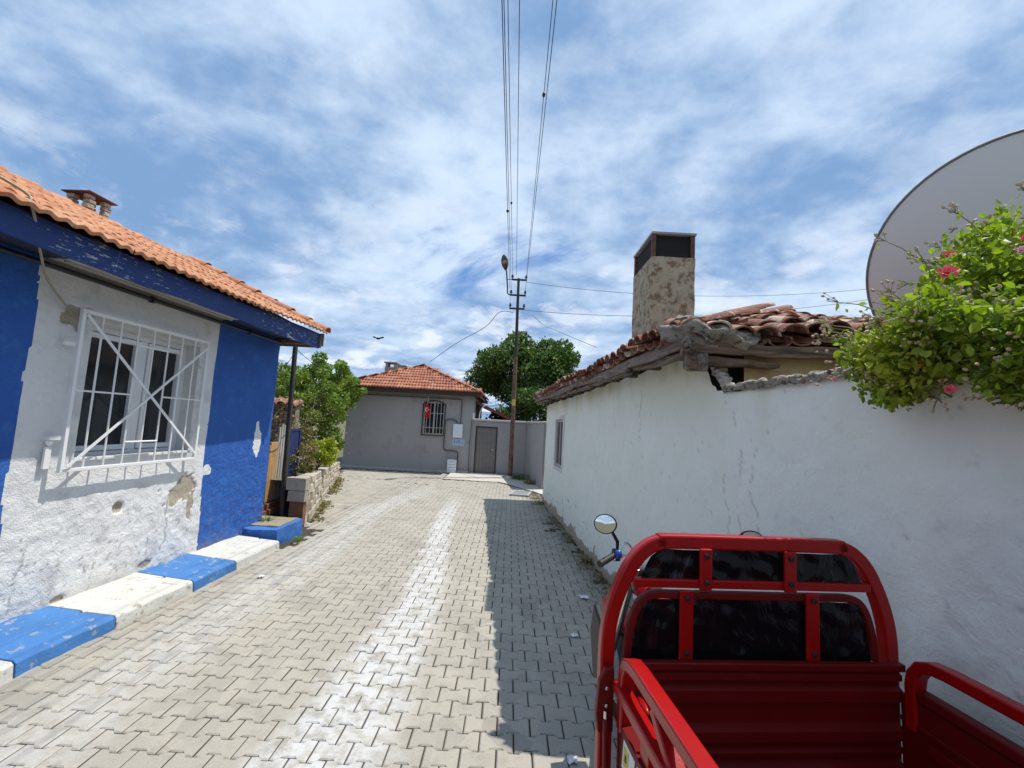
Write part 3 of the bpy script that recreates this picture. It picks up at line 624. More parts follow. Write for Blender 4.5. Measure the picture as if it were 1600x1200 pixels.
# roof deck and tiles (two-wave interlocking clay tiles)
TH = R(25); RZ = Vector(LN); RY = Vector(LD); 
ridge_off = FO+.05-(2.6*math.cos(TH)); ridge_z = 3.09+2.6*math.sin(TH)
mb = MB(); q = [lp(-1.75, FO+.0, 3.065), lp(6.80, FO+.0, 3.065), lp(6.80, ridge_off, ridge_z-.03), lp(-1.75, ridge_off, ridge_z-.03), lp(6.80, ridge_off*2-FO-.0, 3.065), lp(-1.75, ridge_off*2-FO-.0, 3.065)]
mb.add(q, [(0, 1, 2, 3), (3, 2, 4, 5), (0, 3, 5), (1, 4, 2), (0, 5, 4, 1)]); mb.build('roof_deck', 'wood_brown', H1)
def tile_mesh(name, mat, wd=.225, ln=.40, amp=.020, th=.024, nx=16):
    mb = MB(); prof = []
    for i in range(nx+1):
        x = -wd/2+wd*i/nx; ph = 2*math.pi*2*i/nx; prof.append((x*1.03, amp*(.5-.5*math.cos(ph))**1.0))
    vs = []
    for (y, lift, zz_) in ((0, .0, 0), (.012, .004, 1), (ln*.5, .0, 1), (ln, .0, 1)):
        for x, z in prof: vs.append((x, y, z*(1 if y < .35 else .9)+th+lift if zz_ else z+th-.008))
    for x, z in prof: vs.append((x, 0, z-.012))
    n1 = nx+1; fs = []
    for r_ in range(3): fs += [(r_*n1+i, r_*n1+i+1, (r_+1)*n1+i+1, (r_+1)*n1+i) for i in range(nx)]
    fs += [(4*n1+i, 4*n1+i+1, i+1, i) for i in range(nx)]
    mb.add(vs, fs, True); me = mb.mesh(name, mat); return me
TL = tile_mesh('roof_tile', 'tileL')
def slope_frame(o, along, upslope):
    along = Vector(along).normalized(); up = Vector(upslope).normalized(); nn = along.cross(up).normalized()
    if nn.z < 0: along = -along; nn = -nn
    Mx = Matrix((along, up, nn)).transposed().to_4x4(); Mx.translation = o; return Mx
def jitter(a=.006, b_=.02): return Matrix.Translation((random.uniform(-a, a), random.uniform(-a, a)*1.5, random.uniform(0, a))) @ Euler((random.uniform(-b_, b_), random.uniform(-b_, b_), random.uniform(-b_, b_))).to_matrix().to_4x4()
upL = Vector(-LN)*math.cos(TH)+Vector((0, 0, math.sin(TH)))
tl = []
for r_ in range(8):
    for k in range(38):
        s = 6.72-k*.225
        o = Vector(lp(s, FO+.095, 3.068+.045*float(sst(4.4, 6.6, s))))+upL*(r_*.335); Mx = slope_frame(o+Vector((0, 0, .010)), LD, upL)
        tl.append(Mx @ Matrix.Rotation(R(-3.2), 4, 'X') @ jitter(.007, .02))
instances('roof_tile', TL, tl, H1, 296, key=dist, stuffname='roof_tile_rest')
def ridge_tile(name, mat, r0=.095, r1=.08, ln=.36, n=8, th=.014):
    mb = MB(); vs = []
    for y, r_ in ((0, r0), (ln, r1)):
        for i in range(n+1):
            a = math.pi*i/n; vs.append((-r_*math.cos(a), y, r_*math.sin(a)*.85))
        for i in range(n+1):
            a = math.pi*i/n; vs.append((-(r_-th)*math.cos(a), y, (r_-th)*math.sin(a)*.85))
    m_ = n+1; fs = [(i, i+1, 2*m_+i+1, 2*m_+i) for i in range(n)]+[(m_+i, 3*m_+i, 3*m_+i+1, m_+i+1) for i in range(n)]+[(i, m_+i, m_+i+1, i+1) for i in range(n)]+[(2*m_+i, 2*m_+i+1, 3*m_+i+1, 3*m_+i) for i in range(n)]+[(0, 2*m_, 3*m_, m_), (n, m_+n, 3*m_+n, 2*m_+n)]
    mb.add(vs, fs, True); return mb.mesh(name, mat)
RT = ridge_tile('ridge_tile', 'tileL')
rt = []
for k in range(27):
    o = Vector(lp(6.85-k*.32, ridge_off, ridge_z+.0)); rt.append(slope_frame(o, LN, -LD) @ Matrix.Rotation(R(-3), 4, 'X') @ jitter(.006, .03))
for k in range(8):
    o = Vector(lp(6.83, FO+.09, 3.165))+upL*(k*.33); rt.append(slope_frame(o, LD, upL) @ Matrix.Rotation(R(-4), 4, 'X') @ jitter(.005, .03))
instances('ridge_tile', RT, rt, H1)
# chimney on the left roof: four rubble piers under a rusty slab
ch = thing('roof_chimney', 'small open chimney of four stone piers under a thin rusty slab on the left roof', 'chimney', lp(5.26, ridge_off-.19, 4.0))
c0, c1, o0, o1 = 5.12, 5.41, ridge_off-.24, ridge_off+.06
mb = MB(); lbox(mb, c0, c1, o0, o1, 3.8, 4.20); mb.build('base', 'rubble', ch, bevel=.012)
for (a, b_) in ((c0, o0), (c0, o1-.085), (c1-.085, o0), (c1-.085, o1-.085)):
    for q in range(4):
        mb = MB(); j_ = [random.uniform(-.010, .010) for _ in range(4)]; z = 4.203+q*.062; lbox(mb, a+j_[0], a+.085+j_[1], b_+j_[2], b_+.085+j_[3], z, z+.057); mb.build('stone', 'rubble', ch, bevel=.012)
mb = MB(); lbox(mb, c0-.04, c1+.04, o0-.04, o1+.04, 4.452, 4.468); mb.build('cap_slab', 'rust_slab', ch, bevel=.004)
tag(MB().tube(catmull([lp(2.1, FO+.06, 3.22), lp(2.7, FO+.02, 3.20), lp(2.78, FO+.045, 3.10), lp(3.05, .40, 2.9), lp(3.35, .13, 2.78), lp(3.62, .03, 2.62), lp(3.70, .03, 2.55)]), .009, 6).build('cable', 'cable_tan'), 'tan cable drooping from the roof edge to the wall beside the grilled window', 'cable')

# ---- gap beside the left house: blue step, plank door, blue gate leaf, iron post
def rough_box(a, b_, seed, amp=.02, res=7):
    bm = bmesh.new(); bmesh.ops.create_cube(bm, size=1); bmesh.ops.subdivide_edges(bm, edges=bm.edges, cuts=res, use_grid_fill=True)
    rg = random.Random(seed); sz = [b_[i]-a[i] for i in range(3)]; c_ = [(a[i]+b_[i])/2 for i in range(3)]
    vs = []
    for v in bm.verts:
        p = [c_[i]+v.co[i]*sz[i] for i in range(3)]
        n1 = float(fbm(np.array([p[0]*1.7+p[2]]), np.array([p[1]+seed]), 6, seed, 3)[0])-.5; n2 = float(fbm(np.array([p[1]-p[2]]), np.array([p[0]+seed*3]), 6, seed+5, 3)[0])-.5
        vs.append((p[0]+n1*amp*2, p[1]+n2*amp*2, p[2]+(n1+n2)*amp))
    fs = [tuple(v.index for v in f.verts) for f in bm.faces]; bm.free(); return vs, fs
st = thing('entrance_step', 'crudely cast blue painted step with sandy top at the corner of the blue house', 'step', (-3.45, 6.75, 0))
vs, fs = rough_box((-3.86, 6.28, -.02), (-3.17, 7.05, .215), 4, .035); MB().add(vs, fs, True).build('block', 'rough_blue', st)
vs, fs = rough_box((-3.80, 6.45, .205), (-3.24, 7.02, .232), 8, .012); MB().add(vs, fs, True).build('sand_top', 'sand', st)
dr = thing('plank_door', 'weathered tan and grey plank door in the gap beyond the blue house', 'door', (-4.05, 7.35, .25))
def gx(y): return -3.98-(y-7.0)*.02
for k, (y0, y1, mt, z1) in enumerate(((7.16, 7.40, 'wood_tan', 1.30), (7.41, 7.63, 'wood_tan', 1.34), (7.64, 7.70, 'wood_slat', 1.62), (7.72, 7.78, 'wood_slat', 1.66), (7.80, 7.86, 'wood_slat', 1.64), (7.88, 7.94, 'wood_slat', 1.68), (7.96, 8.02, 'wood_slat', 1.66))):
    MB().box((gx(y0)-.03, y0, .36), (gx(y0), y1, z1+random.uniform(-.02, .02))).build('plank', mt, dr, bevel=.004)
MB().box((-4.07, 7.14, .16), (-3.90, 8.03, .25)).build('sill', 'wood_brown', dr, bevel=.008); MB().box((-4.05, 7.14, .252), (-3.94, 8.03, .34)).build('rail', 'wood_brown', dr, bevel=.008)
gt = thing('steel_gate', 'narrow dark blue steel gate leaf with chipped paint beside the iron post', 'gate', (-4.02, 8.05, 0))
mb = MB(); mb.box((-4.04, 8.06, .12), (-4.015, 8.42, 1.55)); mb.build('leaf', 'gate_blue', gt, bevel=.004)
mb = MB()
for a in (((-4.055, 8.05, .1), (-4.0, 8.075, 1.57)), ((-4.055, 8.41, .1), (-4.0, 8.44, 1.57)), ((-4.055, 8.076, 1.54), (-4.0, 8.41, 1.57)), ((-4.055, 8.076, .8), (-4.0, 8.41, .84))): mb.box(*a)
mb.build('frame', 'gate_blue', gt)
mb = MB(); mb.tube([(-3.70, 7.42, 0), (-3.735, 7.42, 1.5), (-3.76, 7.42, 3.02)], .040, 10); tag(mb.build('iron_post', 'wood_pole'), 'slim black post standing at the end of the garden wall past the blue house', 'post')
tag(MB().tube(sagline((-3.76, 7.42, 2.98), (-6.6, 16.0, 3.6), .15), .006, 5).build('wire', 'wire_dark'), 'thin wire running from the black post towards the grey house', 'wire')
tag(MB().tube(sagline((-3.76, 7.42, 2.9), (-6.2, 10.5, 2.4), .2), .005, 5).build('wire', 'wire_dark'), 'slack thin wire drooping from the black post into the left tree', 'wire')

# ---- garden wall of rough stone blocks running away on the left
gw = thing('garden_wall', 'low garden wall of rough pale stone blocks on the left of the street', 'wall', (-4.3, 10.5, 0))
A0 = Vector((-3.30, 7.48, 0)); A1 = Vector((-5.42, 14.4, 0)); gd = (A1-A0).normalized(); gn = Vector((-gd.y, gd.x, 0)); Lg = (A1-A0).length
rg = random.Random(5)
for row in range(5):
    t_ = -.0
    while t_ < Lg:
        ln = rg.uniform(.20, .38)*(1.0 if row < 4 else .9); topz = .80-.42*(t_/Lg); hh = topz/5
        z0 = row*hh-.02 if row == 0 else row*hh; a = A0+gd*t_; b_ = A0+gd*min(Lg, t_+ln-.014); ins = rg.uniform(0, .03); th_ = .22
        mb = MB(); q = []
        for z in (z0, (row+1)*hh-.012+rg.uniform(-.01, .01)):
            lean = gn*(z*.06)
            q += [a+lean+gn*ins+Vector((0, 0, z)), b_+lean+gn*(ins+rg.uniform(-.012, .012))+Vector((0, 0, z)), b_+lean+gn*th_+Vector((0, 0, z)), a+lean+gn*th_+Vector((0, 0, z))]
        mb.hexa(q); mb.build('stone', 'garden_stone', gw, bevel=.014, seg=1); t_ += ln
mb = MB(); q = []
for z in (-.02, .0): pass
c_ = [A0+gn*.03+gd*.02, A1+gn*.03, A1+gn*.20, A0+gn*.20+gd*.02]
mb.hexa([v+Vector((0, 0, -.02)) for v in c_]+[v+Vector((0, 0, z))+gn*.03 for v, z in zip(c_, (.76, .33, .33, .76))]); mb.build('core', 'mortar', gw)
for (z0, z1, x0, x1, y0, y1, mt) in ((.60, .80, -3.62, -3.30, 7.30, 7.46, 'garden_stone'), (.42, .59, -3.58, -3.30, 7.30, 7.46, 'garden_stone'), (.02, .41, -3.56, -3.33, 7.36, 7.46, 'wood_brown')):
    vs, fs = rough_box((x0, y0, z0), (x1, y1, z1), int(z0*100), .012, 5); MB().add(vs, fs, True).build('end_block', mt, gw)
bed = MB(); bed.add([(-3.55, 7.5, .72), (-5.6, 14.2, .30), (-9, 14.2, .5), (-9, 7.5, .74)], [(0, 1, 2, 3)]); tag(bed.build('garden_soil', 'earth'), kind='structure', label='raised garden soil behind the stone wall')

# ---- old brick wall with tiled coping at the back of the garden
bw = thing('brick_wall', 'old brown brick wall with a tiled top behind the garden plants', 'wall', (-5.8, 9.6, 0))
MB().box((-8.4, 9.66, .4), (-4.75, 9.86, 2.0)).build('core', 'mortar', bw)
BR = MB().box((-.10, -.05, -.028), (.10, .05, .028)).mesh('brick', 'brick_old', bevel=.006, seg=1)
bl_ = []
for r_ in range(20):
    for k in range(17):
        x = -4.86-k*.215-(.1075 if r_ % 2 else 0); z = .74+r_*.066
        if x < -8.3: continue
        bl_.append(Matrix.Translation((x, 9.65+random.uniform(-.012, .006), z)) @ Euler((0, random.uniform(-.02, .02), random.uniform(-.03, .03))).to_matrix().to_4x4())
instances('brick', BR, bl_, bw, 296, key=dist, stuffname='brick_rest')
BT = ridge_tile('coping_tile', 'tileR', .10, .085, .42)
instances('coping_tile', BT, [slope_frame(Vector((-4.8-k*.19, 9.5, 2.02)), (1, 0, 0), (0, 1, .28)) @ jitter(.01, .05) for k in range(18)], bw)

# ================================================================== RIGHT HOUSE
RD = np.array([-.0718, .9974, 0.]); RN = np.array([-.9974, -.0718, 0.]); RP = np.array([1.72, 0., 0.])      # RN points into the street
def rp(s, off, z): q = RP+s*RD+off*RN; return (q[0], q[1], z)
def rbox(mb, s0, s1, o0, o1, z0, z1): return mb.hexa([rp(s0, o0, z0), rp(s1, o0, z0), rp(s1, o1, z0), rp(s0, o1, z0), rp(s0, o0, z1), rp(s1, o0, z1), rp(s1, o1, z1), rp(s0, o1, z1)])
H2 = thing('old_house', 'old whitewashed house with sagging clay tile roof along the right side of the street', 'house', rp(7, -2.5, 0))
GWL = thing('yard_wall', 'white plastered yard wall behind the red cargo tricycle', 'wall', rp(1, -.1, 0))
WR = (8.95, 9.75, 1.03, 2.04)
def maskR(S, Z):
    top = sst(2.05, 2.45, Z+.25*(fbm(S, Z, 2.5, 61)-.5))
    st_ = top*.75*sst(.3, .6, fbm(S, Z*.35, 3, 62))+.55*sst(.55, .75, fbm(S*1.0, Z*.25, 4.5, 63))*sst(1.7, 2.4, Z)
    st_ = np.maximum(st_, .55*sst(2.6, 3.6, S)*sst(5.5, 4., S)*sst(1.75, 2.3, Z))
    g_ = .95*sst(.26, .03, Z+.22*(fbm(S, Z, 5, 64)-.5))
    g_ = np.maximum(g_, sst(.73, .77, fbm(S, Z, 9, 65))*sst(.9, .3, Z))
    b2 = .22*sst(.6, .8, fbm(S, Z, 2.5, 66))*0
    for (a, z0, z1, sl, sd) in ((2.85, 1.15, 2.05, .05, 71), (2.70, 1.2, 1.8, .02, 72), (3.05, .9, 1.6, .03, 73), (4.6, 1.6, 2.3, .05, 75)):
        xx = a+(Z-z0)*sl+.10*(fbm(Z, S*0, 6, sd)-.5)*2; b2 = np.maximum(b2, .55*sst(.011, .004, abs(S-xx))*(Z > z0)*(Z < z1)*(fbm(S, Z, 18, sd+3) > .45))
    b2 = np.maximum(b2, .45*sst(.80, .84, fbm(S, Z, 30, 68)))
    return np.clip(st_, 0, 1), g_, b2
def dispR(S, Z):
    d = .05*(fbm(S, Z, .8, 81)-.5)+.018*(fbm(S, Z, 3, 82)-.5)+.007*(fbm(S, Z, 14, 83)-.5)
    for (s, z, a, k) in ((1.95, 1.38, .10, .018), (1.6, 1.20, .12, .016), (2.4, 1.42, .06, .012), (2.6, 1.1, .1, .008)):
        rr = np.hypot((S-s)/1.6, (Z-z)); d += k*(fbm(S, Z, 18, 84)-.35)*sst(a*1.3, a*.3, rr)
    return d
ztY = lambda s: 2.17+.012*math.sin(s*6)
sheet(RP, RD, RN, .15, 3.06, -.03, ztY, .018, dispR, maskR, 'wallR', 'face', GWL)
mb = MB(); rbox(mb, .15, 3.06, -.34, -.05, -.03, 2.10); mb.build('core', 'mortar', GWL)
mb = MB(); rbox(mb, -3, .15, -.34, .0, -.03, 2.17); mb.build('face', 'wallR', GWL)
def ztH(s):
    if s < 3.16: return 2.18
    if s < 3.30: return 2.18+(s-3.16)/.14*.17+.02*math.sin(s*60)
    if s < 3.6: return 2.35+(s-3.30)/.3*.13+.012*math.sin(s*40)
    return 2.50-.012*(s-3.6)+.01*math.sin(s*9)
sheet(RP, RD, RN, 3.0602, 11.15, -.03, ztH, .022, dispR, maskR, 'wallR', 'wall', H2, holes=[WR])
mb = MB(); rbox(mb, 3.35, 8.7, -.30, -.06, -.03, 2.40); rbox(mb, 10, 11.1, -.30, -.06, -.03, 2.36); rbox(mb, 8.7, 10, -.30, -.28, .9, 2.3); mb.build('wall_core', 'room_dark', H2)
mb = MB(); rbox(mb, WR[0]-.1, WR[0], -.2, -.004, .95, 2.12); rbox(mb, WR[1], WR[1]+.1, -.2, -.004, .95, 2.12); rbox(mb, WR[0], WR[1], -.2, -.004, .95, WR[2]); rbox(mb, WR[0], WR[1], -.2, -.004, WR[3], 2.12); mb.build('window_reveal', 'reveal_white', H2)
mb = MB()
for a in ((WR[0]+.002, WR[0]+.06, WR[2]+.002, WR[3]-.002), (WR[1]-.06, WR[1]-.002, WR[2]+.002, WR[3]-.002), (WR[0]+.06, WR[1]-.06, WR[2]+.002, WR[2]+.06), (WR[0]+.06, WR[1]-.06, WR[3]-.06, WR[3]-.002), (9.32, 9.38, WR[2]+.06, WR[3]-.06)): rbox(mb, a[0], a[1], -.09, -.03, a[2], a[3])
wf = mb.build('window', 'board_cream', H2, bevel=.004)
mb = MB(); rbox(mb, WR[0]+.06, WR[1]-.06, -.066, -.058, WR[2]+.06, WR[3]-.06); mb.build('pane', 'glass_dark', wf)
# near end wall (tan plaster) set back behind the yard wall, far end and back walls
mb = MB(); n_ = 24; vs = []
x0, x1 = 1.72, 5.2; y0 = 3.20
for i in range(n_+1):
    for j in range(9): 
        x = x0+(x1-x0)*i/n_; z = 0+(2.52)*j/8; vs.append((x, y0+.02*float(fbm(np.array([x]), np.array([z]), 4, 5)[0]), z))
mb.add(vs, [(i*9+j, (i+1)*9+j, (i+1)*9+j+1, i*9+j+1) for i in range(n_) for j in range(8)], True); mb.build('end_wall', 'tan_plaster', H2)
mb = MB(); rbox(mb, 11.0, 11.15, -4.2, -.062, -.03, 2.36); rbox(mb, 3.5, 11.0, -4.2, -4.0, -.03, 2.36); mb.build('wall', 'tan_plaster', H2)
# eaves: planks and rafters, grey and split
EO = .27; zE = 2.575
def plank(mb, s0, s1, o0, o1, z0, z1, sag=.0, seg=10, warp=.01, rp_=None):
    vs = []; ph = random.uniform(0, 6)
    for i in range(seg+1):
        s = s0+(s1-s0)*i/seg; w_ = warp*math.sin(s*2.3+ph)+warp*.6*math.sin(s*7+ph)-sag*s
        vs += [rp(s, o0, z0+w_), rp(s, o1, z0+w_), rp(s, o1, z1+w_*.6), rp(s, o0, z1+w_*.6)]
    mb.add(vs, [(4*i+k, 4*i+(k+1) % 4, 4*(i+1)+(k+1) % 4, 4*(i+1)+k) for i in range(seg) for k in range(4)]+[(3, 2, 1, 0), tuple(4*seg+k for k in range(4))]); return mb
ss = [3.08, 4.35, 5.9, 7.6, 9.4, 11.5]
for i in range(5):
    mb = MB(); plank(mb, ss[i], ss[i+1]-.01, EO-.035, EO, 2.475+random.uniform(-.01, .01), 2.565); mb.build('fascia_plank', 'wood_grey_y', H2, bevel=.005)
    mb = MB(); plank(mb, ss[i]+.15, ss[i+1]-.06, EO-.12, EO-.04, 2.445, 2.475); mb.build('fascia_plank', 'wood_grey_y', H2, bevel=.005)
for o0, o1 in ((-.02, .10), (.105, .20), (.205, EO-.04)):
    mb = MB(); plank(mb, 3.25, 11.4, o0, o1, 2.535+o0*-.12, 2.553-o0*.12, seg=30, warp=.004); mb.build('soffit_plank', 'wood_grey_y', H2)
k = 0
s = 3.5
while s < 11.3:
    mb = MB(); rbox(mb, s, s+.07, -.05, EO-.05, 2.45+random.uniform(-.01, .01), 2.53); mb.build('rafter_end', 'wood_grey_y', H2, bevel=.006); s += .62
# near-end beams facing the camera
def xbar(mb, x0, x1, y, z0, z1, th, droop=0, seg=8, taper=1.):
    vs = []
    for i in range(seg+1):
        f = i/seg; x = x0+(x1-x0)*f; w_ = .006*math.sin(x*9)+.004*math.sin(x*23)+droop*f; zc = (z0+z1)/2+w_; hh = (z1-z0)/2*(1-(1-taper)*f)
        vs += [(x, y, zc-hh), (x, y+th, zc-hh), (x, y+th, zc+hh), (x, y, zc+hh)]
    mb.add(vs, [(4*i+k, 4*i+(k+1) % 4, 4*(i+1)+(k+1) % 4, 4*(i+1)+k) for i in range(seg) for k in range(4)]+[(3, 2, 1, 0), tuple(4*seg+k for k in range(4))]); return mb
mb = MB(); xbar(mb, 1.215, 2.95, 3.10, 2.44, 2.525, .05, .015, 14); mb.build('end_beam', 'wood_grey_x', H2, bevel=.006)
mb = MB(); xbar(mb, 1.33, 1.93, 3.105, 2.345, 2.43, .08, .0, 8, .35); mb.build('end_beam', 'wood_grey_x', H2, bevel=.008)
mb = MB(); mb.bar((1.31, 3.07, 2.37), (1.46, 3.5, 2.45), .15, .13); mb.build('beam_stub', 'wood_grey_y', H2, bevel=.014)
mb = MB(); mb.bar((1.26, 3.06, 2.47), (1.30, 3.10, 2.33), .07, .06); mb.build('beam_stub', 'wood_grey_x', H2, bevel=.01)
mb = MB(); mb.box((2.05, 3.16, 2.47), (5.2, 3.42, 2.50)); mb.build('soffit_plank', 'wood_grey_x', H2)
# rubble stones along the broken top of the yard wall
vs, fs = rough_box((0, 0, 0), (1, 1, 1), 3, .0, 1)
n_ = 170; V = []; prof = [(.016, -.025), (.024, .0), (.02, .018), (-.02, .030), (-.12, .03), (-.2, .02)]
for i in range(n_+1):
    s = .5+(3.05-.5)*i/n_; h_ = float(fbm(np.array([s]), np.array([1.]), 9, 5)[0])-.5
    for q, (o_, z_) in enumerate(prof):
        e_ = (float(fbm(np.array([s]), np.array([q*.31]), 26, 7)[0])-.5); V.append(rp(s, o_+e_*.035, 2.185+z_*(1+h_*.8)+e_*.03+h_*.03))
k_ = len(prof); mb = MB(); mb.add(V, [(i*k_+q, (i+1)*k_+q, (i+1)*k_+q+1, i*k_+q+1) for i in range(n_) for q in range(k_-1)], True); mb.build('broken_top', 'cement_lump', GWL)
rg = random.Random(9); s = .6
while s < 3.0:
    ln = rg.uniform(.03, .07)
    if rg.random() < .6: mb = MB(); mb.blob(rp(s+ln/2, .0+rg.uniform(-.01, .012), 2.19+rg.uniform(-.005, .025)), (.03, ln*.55, rg.uniform(.014, .024)), seed=int(s*1000), jit=.25); mb.build('stone', 'rubble', GWL)
    s += ln
for k in range(9):
    mb = MB(); s = 3.07+k*.022; mb.blob(rp(s, -.03+random.uniform(-.02, .02), 2.19+k*.026), (.05, .035, .03), seed=k, jit=.2); mb.build('stone', 'rubble', H2)
# barrel tiles
TR = R(19)
def barrel(name, mat, r0=.100, r1=.078, ln=.46, n=9, th=.016, flip=False):
    mb = MB(); vs = []
    for y, r_ in ((0, r0), (ln*.5, (r0+r1)/2), (ln, r1)):
        for rr in (r_, r_-th):
            for i in range(n+1):
                a = math.pi*(.04+.92*i/n); z = rr*math.sin(a)*.72; vs.append((-rr*math.cos(a), y, -z if flip else z))
    m_ = n+1; fs = []
    for q in range(2):
        b0 = q*2*m_; fs += [(b0+i, b0+i+1, b0+2*m_+i+1, b0+2*m_+i) for i in range(n)]+[(b0+m_+i, b0+3*m_+i, b0+3*m_+i+1, b0+m_+i+1) for i in range(n)]
        fs += [(b0, b0+2*m_, b0+3*m_, b0+m_), (b0+n, b0+m_+n, b0+3*m_+n, b0+2*m_+n)]
    fs += [(i, m_+i, m_+i+1, i+1) for i in range(n)]+[(4*m_+i, 4*m_+i+1, 5*m_+i+1, 5*m_+i) for i in range(n)]
    mb.add(vs, fs, True); return mb.mesh(name, mat)
BC = barrel('cover_tile', 'tileR'); BP = barrel('pan_tile', 'tileR', .095, .075, flip=True)
hipY0 = 3.13; exx = 1.215    # eave corner of the roof in x,y
upF = Vector((0, math.cos(TR), math.sin(TR)))                      # hip face towards the camera
upS = Vector(-RN)*math.cos(TR)+Vector((0, 0, math.sin(TR)))        # street slope
zt = 2.60
cov, pan = [], []
hw = 2.2
for r_ in range(8):
    for k in range(24):
        x = 1.30+k*.178; o = Vector((x, hipY0-.035, zt-.02))+upF*(r_*.30)
        if o.x < exx+(o.y-hipY0)*1.0-.02 or o.x > exx+2*hw+.6-(o.y-hipY0): continue
        wav = .03*math.sin(x*2.7+.6)+.018*math.sin(x*6.1)
        cov.append(slope_frame(o+Vector((random.uniform(-.012, .012), random.uniform(-.02, .02), .048+wav)), (1, 0, 0), upF) @ Matrix.Rotation(R(-3.5), 4, 'X') @ jitter(.008, .06))
        pan.append(slope_frame(o+Vector((.089, random.uniform(-.02, .02), .035+wav)), (1, 0, 0), upF) @ Matrix.Rotation(R(-2.5), 4, 'X') @ jitter(.006, .05))
for r_ in range(8):
    for k in range(47):
        s = 3.25+k*.178; o = Vector(rp(s, EO+.04, zt-.02))+upS*(r_*.30)
        if (o-Vector(rp(s, EO+.04, zt))).xy.length > (s-3.10)+.05: continue
        if 4.95 < o.y < 6.0 and 1.55 < o.x < 2.18: continue
        wav = .02*math.sin(s*1.9)+.012*math.sin(s*5.1)
        cov.append(slope_frame(o+Vector((0, 0, .048+wav)), RD, upS) @ Matrix.Rotation(R(-3.5), 4, 'X') @ jitter(.010, .07))
        pan.append(slope_frame(o+Vector(RD)*.089+Vector((0, 0, .035+wav)), RD, upS) @ Matrix.Rotation(R(-2.5), 4, 'X') @ jitter(.006, .05))
instances('cover_tile', BC, cov, H2, 294, key=dist, stuffname='cover_tile_rest'); instances('pan_tile', BP, pan, H2, 294, key=dist, stuffname='pan_tile_rest')
mb = MB(); rz_ = zt+hw*math.tan(TR)-.03
e0 = Vector((exx, hipY0, zt-.035)); e1 = Vector(rp(11.5, EO, zt-.035)); q0 = Vector((exx+2*hw, hipY0, zt-.035)); q1 = e1-Vector(RN)*2*hw
r0 = Vector((exx+hw-.15, hipY0+hw, rz_)); r1 = e1-Vector(RN)*hw; r1.z = rz_
mb.add([e0, e1, r1, r0, q0, q1], [(0, 1, 2, 3), (0, 3, 4), (4, 3, 2, 5), (1, 5, 2), (0, 4, 5, 1)]); mb.build('roof_deck', 'wood_brown', H2)
# cement lump over the hip corner
vs, fs = [], []
bm = bmesh.new(); bmesh.ops.create_icosphere(bm, subdivisions=4, radius=1)
pv = []
for v in bm.verts:
    x, y, z = v.co; n1 = float(fbm(np.array([x*1.3+z]), np.array([y*1.3-z*.7]), 2.2, 91, 4)[0])
    n1 += .35*(float(fbm(np.array([x*1.3+z]), np.array([y*1.3-z*.7]), 9, 93, 3)[0])-.5); k_ = .68+.6*n1; pv.append((1.47+x*.36*k_+z*.0, 3.14+y*.16*k_+.06, 2.60+z*.115*k_+.02*math.sin(x*9)-.035*x))
mb = MB(); mb.add(pv, [tuple(v.index for v in f.verts) for f in bm.faces], True); bm.free(); mb.build('cement_patch', 'cement_lump', H2, label='rough cement lump over the roof corner')
for k in range(14):
    f = k/13; mb = MB(); mb.blob((1.56+f*.24, 5.12+.7*f*(k%2), 2.88+.02*(k%3)), (.09, .11, .055), seed=k+40, jit=.22); mb.build('cement_patch', 'cement_lump', H2)
for k in range(7):
    mb = MB(); mb.blob((1.36+k*.28, 3.30+k*.28, 2.69+k*.098), (.15, .15, .07), seed=k+60, jit=.16); mb.build('cement_patch', 'cement_lump', H2)
# tall rendered chimney
ch = thing('tall_chimney', 'tall square weathered chimney with sooty openings rising from the right roof', 'chimney', (1.46, 4.3, 2.6))
cx0, cx1, cy0, cy1 = 1.64, 2.18, 5.20, 6.0
def stack_face(x0, x1, y0, y1, z0, z1, mt, seed):
    vs, fs = [], []; bm = bmesh.new(); bmesh.ops.create_cube(bm, size=1); bmesh.ops.subdivide_edges(bm, edges=bm.edges, cuts=18, use_grid_fill=True); V = []
    for v in bm.verts:
        p = (x0+(v.co.x+.5)*(x1-x0), y0+(v.co.y+.5)*(y1-y0), z0+(v.co.z+.5)*(z1-z0))
        a = float(fbm(np.array([p[0]+p[1]]), np.array([p[2]]), 7, seed, 4)[0])-.5; b2 = float(fbm(np.array([p[1]-p[0]]), np.array([p[2]]), 5, seed+3, 3)[0])-.5
        V.append((p[0]+a*.02, p[1]+b2*.02, p[2]+a*.006))
    F = [tuple(v.index for v in f.verts) for f in bm.faces]; bm.free(); mb = MB(); mb.add(V, F, True); return mb
stack_face(cx0, cx1, cy0, cy1, 2.55, 4.03, 'x', 5).build('stack', 'chimney_render', ch)
mb = MB(); pw = .055
for a, b_ in ((cx0, cy0), (cx1-pw, cy0), (cx0, cy1-pw), (cx1-pw, cy1-pw)): MB().box((a+.004, b_+.004, 4.032), (a+pw, b_+pw, 4.315)).build('pier', 'chimney_brick', ch, bevel=.008)
MB().box((cx0+.035, cy0+.035, 4.032), (cx1-.035, cy1-.035, 4.31)).build('flue', 'soot', ch)
MB().box((cx0+.08, cy0+.012, 4.032), (cx1-.08, cy0+.06, 4.075)).build('soot_ledge', 'soot', ch, bevel=.01)
MB().box((cx0-.005, cy0-.012, 4.318), (cx1+.012, cy1+.012, 4.348)).build('cap_slab', 'slab', ch, bevel=.005)

